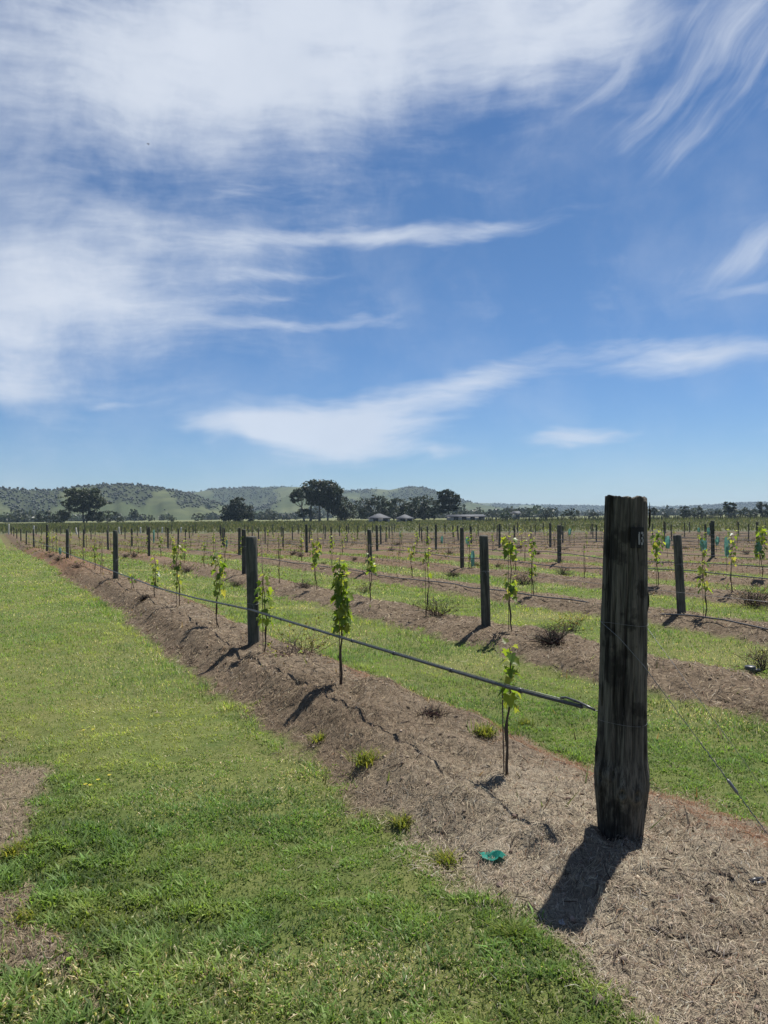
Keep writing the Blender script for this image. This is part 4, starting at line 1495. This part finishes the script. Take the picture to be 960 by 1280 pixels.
def vine_parts(seed, base_z, clusters, stem_top, stake_top, single=False, pale=0.0, bend=.02, stem_r=.0075, bulge=True):
    """clusters: (z0, z1, width, leaves, size). Returns meshes with their origin at the ground"""
    g = random.Random(seed)
    # stem
    ph, ph2 = g.uniform(0, 6), g.uniform(0, 6)
    def sp(z): return Vector((bend * math.sin(z * 7 + ph) + .006 * math.sin(z * 23 + ph2), bend * .7 * math.sin(z * 6 + ph2), z))
    n_ = 16
    zs = [-.05 + (stem_top + .05) * k_ / (n_ - 1) for k_ in range(n_)]
    rad = [stem_r * (1.25 - .85 * k_ / (n_ - 1)) * (1.6 if bulge and .18 < z < .30 else 1) * g.uniform(.9, 1.1) for k_, z in enumerate(zs)]
    mb = MB(); mb.tube([sp(z) for z in zs], rad, 7, (0.085, 0.062, 0.045) if g.random() < .7 else (0.12, .085, .05))
    for (z0, z1, wd, k_, sz) in clusters:
        for q in range(max(1, k_ // 9)):
            z = g.uniform(z0, z1); a = g.uniform(0, 6.28)
            mb.tube([sp(z), sp(z) + Vector((math.cos(a) * wd * .3, math.sin(a) * wd * .3, .04)), sp(z) + Vector((math.cos(a) * wd * .45, math.sin(a) * wd * .45, .1))], [.003, .0025, .0015], 5, (0.14, 0.17, .05))
    stem = mb.mesh('stem', M_BARK, True)
    mb = MB()
    off = Vector((g.uniform(-.03, -.015), g.uniform(-.02, .02), 0))
    mb.tube([off + Vector((0, 0, -.15)), off + Vector((g.uniform(-.01, .01), 0, stake_top))], .0042, 5, (.13, .10, .08))
    stake = mb.mesh('stake', M_RUSTY)
    leaves = []
    for (z0, z1, wd, k_, sz) in clusters:
        for q in range(k_):
            f = (q + g.uniform(-.4, .4)) / max(1, k_ - 1)
            z = z0 + (z1 - z0) * min(1, max(0, f))
            a = q * 2.4 + g.uniform(-.7, .7)
            rr_ = wd * .5 * math.sqrt(g.uniform(.05, 1))
            c = sp(z) + Vector((math.cos(a) * rr_, math.sin(a) * rr_, g.uniform(-.02, .02)))
            young = f > .86
            s_ = sz * (g.uniform(.55, .75) if young else g.uniform(.8, 1.2))
            droop = g.uniform(.5, 1.35) if not young else g.uniform(-.7, .5)
            vs, fs = leaf_verts(g, s_, c, a - math.pi / 2 + g.uniform(-.6, .6), droop, g.uniform(-.5, .5))
            col = Vector(g.choice(LEAFCOLS)) * g.uniform(.8, 1.2)
            if young: col = Vector((.22, .25, .08)) * g.uniform(.85, 1.15)
            if g.random() < pale * .6: col = Vector((.27, .26, .09)) * g.uniform(.8, 1.1)
            leaves.append((vs, fs, tuple(col)))
    if single:
        out = []
        for vs, fs, c in leaves:
            mb = MB(); mb.tri_block(vs, fs, c); out.append(mb.mesh('leaf', M_VINE))
        return stem, stake, out
    mb = MB()
    for vs, fs, c in leaves: mb.tri_block(vs, fs, c)
    return stem, stake, (mb.mesh('foliage', M_VINE) if leaves else None)


def put_vine(x, y, meshes, label, rotz=0.0, sc=1.0):
    z = gz(x, y)
    e = empty('young_vine', (x, y, z))
    e.rotation_euler.z = rotz
    e.scale = (1, 1, sc)
    props(e, label, 'vine', 'young vines')
    stem, stake, fol = meshes
    link('stem', stem, e)
    if stake: link('stake', stake, e)
    if isinstance(fol, list):
        for m_ in fol: link('leaf', m_, e)
    elif fol:
        link('foliage', fol, e)
    return e


vine_spots = []
def vine_fix(i, px, clusters, stem_top, stake_top, label, single=False, pale=.05, bend=.015, seed=0, stem_r=.0075):
    x, y = row_at_px(i, px)
    vine_spots.append((i, y))
    put_vine(x, y, vine_parts(seed or int(px * 3 + i), 0, clusters, stem_top, stake_top, single, pale, bend, stem_r), label)


vine_fix(0, 633, [(.42, .60, .09, 11, .072), (.60, .76, .09, 10, .062)], .74, .52, 'small vine with a cupped pale leaf tuft, the one closest to the big end post', True, .0, .016, 5)
vine_fix(0, 425.5, [(.48, 1.0, .12, 76, .070), (.96, 1.10, .09, 16, .058)], 1.08, .95, 'dense dark green leafy vine column, second vine from the big end post', True, .02, .010, 17, .009)
vine_fix(0, 330, [(.36, .48, .14, 9, .085), (.58, .76, .13, 12, .085), (.78, .9, .10, 6, .06)], .9, 1.25, 'vine with bright round leaves just beside the tall dark round post', False, .0, .012, 23)
vine_fix(0, 272, [(.45, .72, .11, 13, .08), (.72, .92, .16, 15, .085), (.9, 1.02, .14, 7, .06)], .98, 1.2, 'vine with sunlit yellowing lower leaves just before the tall dark round post', False, .25, .03, 29)
vine_fix(0, 222, [(.30, .6, .10, 10, .07), (.6, .92, .12, 13, .075), (.88, 1.05, .2, 13, .075)], 1.02, 1.05, 'thin-stemmed vine with a flat leafy top, fifth from the big end post', False, .3, .02, 31)
vine_fix(0, 193, [(.22, .5, .14, 13, .08), (.5, .8, .11, 12, .07)], .8, .6, 'short bushy vine, sixth from the big end post', False, .1, .02, 37)
vine_fix(0, 165, [(.15, .32, .12, 8, .07)], .3, .3, 'very short leafy vine stub beside the second post after the end post', False, .1, .02, 41)
vine_fix(0, 118, [(.3, .8, .12, 12, .08)], .8, .9, 'small vine between the third and second posts after the end post', False, .2, .02, 43)
vine_fix(1, 637, [(.42, .72, .12, 18, .085), (.95, 1.24, .13, 18, .085)], 1.22, 1.25, 'tall vine with two separate leaf clusters beside the second-row post', False, .1, .012, 47)
vine_fix(1, 463, [(.5, .82, .15, 18, .085)], .8, 1.0, 'leafy vine in second row, behind the dense dark green vine column', False, .15, .02, 53)
vine_fix(1, 394, [(.45, .75, .12, 13, .085), (.7, 1.06, .2, 22, .09)], 1.04, 1.1, 'broad sunlit vine in second row above the twiggy yellow weed', False, .4, .02, 59)
vine_fix(1, 349, [(.6, .9, .1, 4, .06)], .95, 1.0, 'almost leafless vine stick in second row past the tall dark post', False, .8, .02, 61)
vine_fix(2, 880, [(.38, .60, .12, 10, .08), (.62, .80, .10, 8, .08)], .8, 1.0, 'bright vine with leaf tufts just past the leaning third-row post', False, .1, .014, 67)
vine_fix(2, 665, [(.35, .62, .12, 14, .085), (.7, 1.15, .10, 16, .08)], 1.1, 1.1, 'tall narrow vine in third row past the second-row post', False, .1, .014, 71)
vine_fix(2, 514, [(.45, .85, .16, 14, .08)], .85, .95, 'spreading pale vine in third row between two dark posts', False, .4, .02, 73)
vine_fix(3, 821, [(.45, .75, .16, 12, .09), (.75, 1.15, .2, 26, .10)], 1.1, 1.0, 'bushy bright vine peeping out beside the big end post', False, .05, .02, 79)
vine_fix(3, 914, [(.5, .9, .1, 10, .08), (.85, 1.15, .14, 10, .08)], 1.1, .8, 'lanky vine in fourth row beside the teal plastic sleeves', False, .3, .025, 83)
vine_fix(4, 951, [(.5, .95, .2, 22, .11), (.9, 1.2, .2, 16, .10)], 1.15, 1.0, 'bushy bright green vine in the fifth row at the picture edge', False, .05, .02, 89)

# the rest of the young vines: a few patterns, copied
g = random.Random(21)
PROTO = []
for q in range(9):
    kinds = g.choice([[(.35, .9, .10, 16, .068)], [(.5, 1.0, .13, 20, .072)], [(.3, .5, .10, 8, .066), (.7, 1.0, .10, 12, .066)], [(.6, .95, .09, 9, .066)], [(.75, 1.05, .18, 14, .07)]])
    PROTO.append(vine_parts(200 + q, 0, kinds, kinds[-1][1], g.uniform(.9, 1.2), False, g.choice([.05, .2, .5]), .02))
STICK = [vine_parts(300 + q, 0, [(.5, .9, .1, 3, .06)], g.uniform(.5, .95), g.uniform(.8, 1.15), False, .7, .02) for q in range(4)]
vc = {}
cand = []
for i in range(0, 20):
    for q in range(0, 40):
        d = 4.54 + 2.05 * q + (i * 1.05) % 2.05 + g.uniform(-.25, .25)
        x, y = row_at_depth(i, d)
        u_ = g.random(); kind_ = g.random(); rz = g.uniform(0, 6.28); sc = g.uniform(.8, 1.12); pi = g.randrange(9)
        if d > 62 or block_in(x, y) < 2 or not in_frame((x, y, .4), -2): continue
        if any(a_ == i and abs(b_ - d) < 1.2 for a_, b_ in vine_spots): continue
        if i == 0 and d < 17: continue
        if i == 1 and d < 10.5: continue
        if u_ > (.72 if d < 40 else .5): continue
        cand.append((i, d, x, y, kind_, rz, sc, pi))
for (i, d, x, y, kind_, rz, sc, pi) in cand:
    c = vc.get(i, 0); vc[i] = c + 1
    if kind_ < .64:
        put_vine(x, y, PROTO[pi], f'leafy young vine, {ORD[c]} in view along the {ORD[i]} row from the grass track', rz, sc)
    else:
        put_vine(x, y, STICK[pi % 4], f'nearly bare vine stick, {ORD[c]} in view along the {ORD[i]} row from the track', rz, sc)


# ------------------------------------------------------------------ teal plastic sleeves on the farther rows
def sleeve_mesh(seed, h, r):
    g = random.Random(seed)
    mb = MB()
    ns = 9
    open_ = g.uniform(.5, 1.4)
    ring = []
    for z in (0, h * .35, h * .7, h):
        rz_ = r * (0.72 if z in (0, h) else 1.0)
        ring.append([(rz_ * (1 + g.uniform(-.22, .22)) * math.cos(a), rz_ * (1 + g.uniform(-.22, .22)) * math.sin(a), z + g.uniform(-.04, .04)) for a in np.linspace(open_, 6.28, ns)])
    for zi in range(3):
        for k_ in range(ns - 1):
            cg = g.uniform(.85, 1.15)
            mb.poly([ring[zi][k_], ring[zi][k_ + 1], ring[zi + 1][k_ + 1], ring[zi + 1][k_]], (0.15 * cg, 0.33 * cg, 0.28 * cg))
    mb.tube([(r * .4, 0, -h * 0.9), (r * .4, 0, h * 1.15)], .006, 5, (.10, .09, .07))
    return mb.mesh('vine_sleeve', M_TEAL)


SL = [(4, 878.5, 675, 688, 'teal plastic sleeve hanging over the bright vine past the leaning post'), (4, 908, 673, 695, 'tall teal plastic sleeve beside the lanky fourth-row vine'),
      (6, 896, 671, 681, 'teal plastic sleeve just past the stout seventh-row post'), (5, 834, 671, 685, 'teal plastic sleeve between the bushy vine and the leaning post'),
      (8, 885, 660, 668, 'small pale teal sleeve above the others, near the crop'), (9, 873, 660, 665, 'tiny teal sleeve up close to the crop edge'),
      (5, 584, 671, 680, 'teal sleeve beside the fourth-row post, above the taller sleeve'), (3, 590, 689, 707, 'tall teal plastic sleeve standing past the fourth-row post'),
      (3, 283, 676, 686, 'crumpled teal sleeve left of the paired dark posts'), (3, 192, 672, 688, 'tall teal sleeve rising over the short bushy vine'), (0, 74.5, 688, 696, 'small teal sleeve between two posts far down the first row'),
      (7, 500, 665, 671, 'whitish sleeve far out below the shed roof'), (7, 712, 661, 668, 'pale sleeve far out just before the big end post'), (5, 552, 670, 679, 'pale teal sleeve below the slender gum tree'), (4, 948, 681, 690, 'pale teal sleeve tucked beside the bushy edge vine')]
for q, (i, px, yt, yb, lab) in enumerate(SL):
    x, y = row_at_px(i, px)
    z1 = EYE - (yt - (650 - .0094 * px)) / F_PX * y
    z0 = EYE - (yb - (650 - .0094 * px)) / F_PX * y
    zg = gz(x, y)
    h = max(z1 - z0, .22)
    z0 = max(z0, zg + .05)
    o = link('vine_sleeve', sleeve_mesh(q, h, .062 if q % 3 else .078), None, (x, y, z0))
    o.rotation_euler.z = q * 1.3
    props(o, lab, 'plastic sleeve', 'teal vine sleeves')


# ------------------------------------------------------------------ weeds, tussocks, litter
def bush_mesh(seed, w, h, n_, leafy, dark, col=None):
    g = random.Random(seed)
    mb = MB(); lf = MB()
    for q in range(n_):
        a = g.uniform(0, 6.28); el_ = g.uniform(.15, 1.45)
        L = h * g.uniform(.55, 1.1) / max(.45, math.sin(el_))
        L = min(L, w * .8)
        d = Vector((math.cos(a) * math.cos(el_), math.sin(a) * math.cos(el_), math.sin(el_)))
        p0 = Vector((g.gauss(0, w * .11), g.gauss(0, w * .11), -.02))
        p1 = p0 + d * L * .5 + Vector((g.gauss(0, .035), g.gauss(0, .035), g.gauss(0, .02))); p2 = p0 + d * L + Vector((g.gauss(0, .07), g.gauss(0, .07), g.uniform(-.08, .03)))
        c = tuple(k_ * g.uniform(.6, 1.3) for k_ in (dark or (.10, .075, .055)))
        mb.tube([p0, p1, p2], [.0035, .0028, .0012], 4, c)
        for s_ in range(4):
            f = g.uniform(.2, .95); b0 = p0.lerp(p1, f * 2) if f < .5 else p1.lerp(p2, f * 2 - 1)
            mb.tube([b0, b0 + Vector((g.gauss(0, .05), g.gauss(0, .05), g.uniform(0, .07)))], [.002, .001], 3, c)
        for s_ in range(leafy):
            f = g.uniform(.35, 1.0); b0 = p1.lerp(p2, f)
            b0 = b0 + Vector((g.gauss(0, .02), g.gauss(0, .02), g.gauss(0, .02)))
            vs = [b0 + Vector((g.gauss(0, .014), g.gauss(0, .014), g.gauss(0, .012))) for _ in range(4)]
            lf.poly(vs, tuple(k_ * g.uniform(.75, 1.25) for k_ in (col or (.19, .20, .05))))
    return mb.mesh('stems', M_BARK), (lf.mesh('leaves', M_GRASS) if lf.n else None)


def put_bush(px, py, w, h, n_, leafy, dark, label, name, cat, seed, col=None, group=None):
    p = ground_at(px, py)
    e = props(empty(name, p), label, cat, group)
    s_, l_ = bush_mesh(seed, w, h, n_, leafy, dark, col)
    link('stems', s_, e)
    if l_: link('leaves', l_, e)


put_bush(376, 821, .62, .40, 34, 4, (.10, .07, .055), 'twiggy weed with yellow-green leaves under the taut drip pipe', 'twiggy_weed', 'weed', 1, (.23, .24, .06))
put_bush(548, 770, .50, .34, 46, 2, (.07, .06, .045), 'grey-green twiggy weed on the second mound before the second-row post', 'twiggy_weed', 'weed', 2, (.12, .13, .06))
put_bush(692, 800, .42, .24, 90, 0, (.045, .036, .03), 'dark dead weed clump on the second mound near the end post', 'dead_weed', 'weed', 3)
put_bush(714, 790, .55, .28, 30, 5, (.10, .08, .05), 'sparse weed with pale yellow leaf tips behind the dark dead clump', 'yellow_weed', 'weed', 4, (.25, .25, .08))
put_bush(655, 731, .60, .42, 60, 2, (.085, .065, .05), 'dry brown bush at the foot of the tall narrow third-row vine', 'dry_bush', 'weed', 5, (.20, .18, .11))
put_bush(704, 719, .45, .3, 50, 0, (.05, .04, .035), 'dark dead weed clump before the fifth-row post', 'dead_weed', 'weed', 6)
put_bush(943, 747, .75, .42, 90, 1, (.06, .048, .04), 'big dry brown bush on the third row at the picture edge', 'dry_bush', 'weed', 7, (.2, .17, .1))
put_bush(955, 838, .4, .34, 40, 1, (.07, .055, .045), 'dry twigs standing beside the black plastic block', 'dry_bush', 'weed', 8, (.16, .17, .06))
put_bush(541, 893, .12, .06, 60, 0, (.05, .032, .028), 'small dark dead tuft on the crest of the first mound', 'dead_weed', 'weed', 9)
put_bush(456, 741, .35, .28, 26, 1, (.08, .06, .05), 'dead twigs on the second mound behind the dense vine column', 'dead_weed', 'weed', 10, (.18, .16, .07))
put_bush(362, 681, .8, .5, 40, 1, (.06, .05, .045), 'small tangled dead bush just past the paired dark posts', 'dead_weed', 'weed', 11, (.15, .13, .06))
put_bush(182, 748, .2, .12, 60, 0, (.03, .025, .022), 'black dead tuft on the mound before the second post', 'dead_weed', 'weed', 12)
# dark tufts along the farther beds
g = random.Random(77)
k_ = 0
DT = [bush_mesh(400 + q, .34, .2, 42, 0, (.04, .032, .028))[0] for q in range(4)]
for (px, py) in sorted(((64, 698), (74, 700), (96, 710), (158, 697), (168, 698), (219, 707), (234, 711), (293, 724), (366, 695), (376, 693), (405, 707), (380, 735), (497, 684), (489, 689), (538, 675), (563, 693), (566, 721), (648, 689), (672, 698), (704, 690), (622, 709), (856, 686), (866, 684), (934, 697), (940, 711), (621, 683), (653, 675), (700, 705), (595, 708), (443, 698))):
    p = ground_at(px, py)
    row = int(round(t_of(p.x, p.y) / SP))
    o = link('dead_tuft', DT[k_ % 4], None, p)
    o.rotation_euler.z = g.uniform(0, 6.28)
    s_ = g.uniform(.6, 1.0) * (1 + p.y / 110); o.scale = (s_, s_, s_)
    props(o, f'small black dead tuft, {ORD[k_]} of the scattered tufts counted from the track', 'weed', 'black dead tufts on the far beds')
    k_ += 1


def tussock(px, py, n_, L, cols, label, seed, name='grass_tussock'):
    g2 = np.random.default_rng(seed)
    p = ground_at(px, py)
    q = np.stack([g2.normal(0, L * .22, n_), g2.normal(0, L * .22, n_), np.zeros(n_) - .01], 1)
    c = np.array(cols)[g2.integers(0, len(cols), n_)] * g2.uniform(.75, 1.25, (n_, 1))
    h = L * g2.uniform(.12, .50, n_)
    Vv, Ff, Cc_ = blades(q, h, g2.uniform(.004, .009, n_), g2.uniform(0, 6.28, n_), L * g2.uniform(.1, .75, n_), c, c * np.array([1.2, 1.15, 1.1]), 2)
    props(link(name, np_mesh(name, Vv, Ff, M_GRASS, Cc_), None, p), label, 'grass tuft', 'tussocks on the mound edge')


YG = [(.20, .22, .035), (.15, .18, .03), (.26, .25, .06), (.09, .13, .025)]
tussock(460, 952, 230, .20, YG, 'bright yellow-green tussock alone on the side of the first mound', 1)
tussock(400, 925, 140, .15, YG, 'thin yellowish tussock on the mound below the dense vine column', 2)
tussock(605, 915, 200, .17, YG, 'yellow-green tussock behind the small vine with the cupped tuft', 3)
tussock(655, 905, 120, .13, YG, 'low light green tuft behind the cupped-tuft vine, nearer the end post', 4)
tussock(20, 1068, 200, .16, YG, 'yellowish broad-bladed tussock on the bare patch beside the track', 5)
tussock(30, 1150, 90, .13, YG, 'small ragged tussock on the bare patch, below the broad-bladed one', 6)
tussock(560, 1078, 220, .13, YG, 'yellow-green tussock on the turf edge near the teal scrap', 7)
tussock(640, 1170, 240, .14, [(.07, .12, .02), (.12, .17, .03), (.16, .19, .04)], 'dark green tussock where the turf edge meets the post shadow', 8)
tussock(505, 1030, 180, .13, YG, 'light green tussock on the turf edge uphill of the teal scrap', 9)

# teal scrap of plastic on the mulch
p = ground_at(615, 1072)
mb = MB()
pts = {}
for iu in range(7):
    for iv in range(5):
        uu, vv = iu / 6 - .5, iv / 4 - .5
        zz = .012 + .018 * math.sin(uu * 6 + vv * 3) + .012 * math.cos(vv * 7 - uu * 2)
        pts[iu, iv] = (uu * .115 + vv * .03 + .006 * math.sin(iv * 5 + iu), vv * .075 * (1 - .5 * abs(uu)) - uu * .05, max(zz, .004))
for iu in range(6):
    for iv in range(4):
        if (iu, iv) in ((0, 0), (5, 3), (5, 0), (2, 3)): continue
        cg = random.uniform(.8, 1.3)
        mb.poly([pts[iu, iv], pts[iu + 1, iv], pts[iu + 1, iv + 1], pts[iu, iv + 1]], (.03 * cg, .26 * cg, .20 * cg))
props(link('plastic_scrap', mb.mesh('plastic_scrap', M_TEAL), None, p), 'crumpled teal plastic scrap lying on the straw beside the turf edge', 'plastic scrap')

# white scrap by the tip of the shadow
p = ground_at(703, 1156)
mb = MB(); mb.poly([(-.012, -.006, .006), (.012, -.010, .004), (.003, .016, .016)], (1, 1, 1)); mb.poly([(-.012, -.006, .006), (.003, .016, .016), (-.016, .008, .010)], (1, 1, 1))
props(link('white_scrap', mb.mesh('white_scrap', M_WHITE), None, p), 'tiny white paper scrap at the tip of the end post shadow', 'litter')

# black plastic block on the second mound
p = ground_at(938, 842)
mb = MB(); mb.tube([(0, 0, -.02), (0, 0, .075), (0, 0, .08)], [.048, .055, .05], 10); mb.tube([(.02, 0, .03), (.10, .01, .03)], .02, 7)
props(link('plastic_block', mb.mesh('plastic_block', M_PIPE, False), None, p), 'squat black plastic pipe fitting on the second mound at picture edge', 'pipe fitting')
# dark pieces of pipe and twigs on the bare ground
p = ground_at(946, 1105)
mb = MB(); mb.tube([(-.03, 0, .012), (.0, .01, .014), (.035, .02, .012)], .010, 7); mb.tube([(-.02, -.02, .010), (.03, -.012, .012)], .008, 7)
props(link('pipe_offcut', mb.mesh('pipe_offcut', M_PIPE, True), None, p), 'short dark pipe offcut on the bare earth beyond the end post', 'pipe offcut')
g = random.Random(5)
for (px, py, L, a, lab) in ((893, 1109, .09, .3, 'short dark twig on bare earth beside the pipe offcut'), (835, 1170, .16, -.5, 'bent dark twig on the bare earth below the end post'), (900, 1195, .10, -.2, 'thin dark twig low on the bare earth'),
                            (700, 940, .14, .8, 'dark twig on the first mound beside the end post'), (500, 905, .18, .5, 'dark fallen cane along the crest of the first mound'), (770, 1195, .1, 1.2, 'small grey twig in front of the post shadow')):
    p = ground_at(px, py)
    mb = MB()
    q = [Vector((math.cos(a) * L * (f - .5), math.sin(a) * L * (f - .5) + .012 * math.sin(f * 7), .010 + .006 * math.sin(f * 9))) for f in (0, .25, .5, .75, 1)]
    mb.tube(q, [.003, .005, .005, .004, .002], 6, (.055, .042, .034))
    mb.tube([q[2], q[2] + Vector((.02, .03, .012))], [.003, .0015], 5, (.055, .042, .034))
    props(link('twig', mb.mesh('twig', M_BARK), None, p), lab, 'twig', 'fallen twigs')

# yellow flowers in the turf
for (px, py, lab) in ((136, 979, 'single yellow flower in the turf beside a cluster'), (112, 992, 'yellow flower, lowest of the cluster in the turf'), (106, 991, 'yellow flower beside the lowest one in the turf'), (122, 985, 'small pale yellow flower above the lowest pair in turf'),
                      (104, 921, 'yellow flower higher up the track, lower of two'), (116, 920, 'yellow flower higher up the track, upper of two')):
    p = ground_at(px, py)
    mb = MB()
    mb.tube([(0, 0, 0), (.004, 0, .05)], .0014, 5, (.10, .14, .03))
    e = props(empty('turf_flower', p), lab, 'flower', 'yellow flowers in the turf')
    link('stalk', mb.mesh('stalk', M_GRASS), e)
    mb = MB()
    for q in range(9):
        a = q * .698
        mb.poly([(.004, 0, .05), (.004 + .011 * math.cos(a - .28), .011 * math.sin(a - .28), .055), (.004 + .013 * math.cos(a), .013 * math.sin(a), .055), (.004 + .011 * math.cos(a + .28), .011 * math.sin(a + .28), .055)], (.62, .52, .08))
    link('petals', mb.mesh('petals', M_GRASS), e)

# a bird high over the vineyard
d = ray(185, 180)
p = Vector((0, 0, EYE)) + d * 120
mb = MB()
mb.tube([(-.17, 0, 0), (-.10, 0, .01), (.02, 0, .012), (.12, 0, .008), (.17, 0, 0)], [.008, .04, .055, .035, .01], 8)
e = props(empty('bird', p), 'tiny dark bird flying high under the cloud sheet', 'bird')
e.rotation_euler = (R(18), R(8), R(55))
link('body', mb.mesh('body', M_BIRD, True), e)
for s_ in (-1, 1):
    mb = MB()
    up = [(.07, s_ * .03, .015), (.09, s_ * .16, .055), (.03, s_ * .34, .05), (-.03, s_ * .32, .046), (-.02, s_ * .16, .045), (-.06, s_ * .03, .012)]
    lo = [(a_[0], a_[1], a_[2] - .008) for a_ in up]
    mb.tri_block(up + lo, [(0, 1, 4, 5), (1, 2, 3, 4), (11, 10, 7, 6), (10, 9, 8, 7), (0, 6, 7, 1), (1, 7, 8, 2), (2, 8, 9, 3), (3, 9, 10, 4), (4, 10, 11, 5)], (1, 1, 1))
    link('wing', mb.mesh('wing', M_BIRD), e)

# ------------------------------------------------------------------ air between here and the hills
mh, b, out = material('haze_air')
pv = b.new('ShaderNodeVolumePrincipled')
pv.inputs['Color'].default_value = (0.58, 0.78, 1.0, 1)
pv.inputs['Density'].default_value = 0.00012
pv.inputs['Anisotropy'].default_value = 0.2
b.nt.links.new(pv.outputs[0], out.inputs['Volume'])
zt = float(hz.max()) + 40
mb = MB(); mb.box((0, 0, (zt - 6) / 2), 9800, 9800, zt + 6)
props(link('haze', mb.mesh('haze', mh)), kind='stuff')
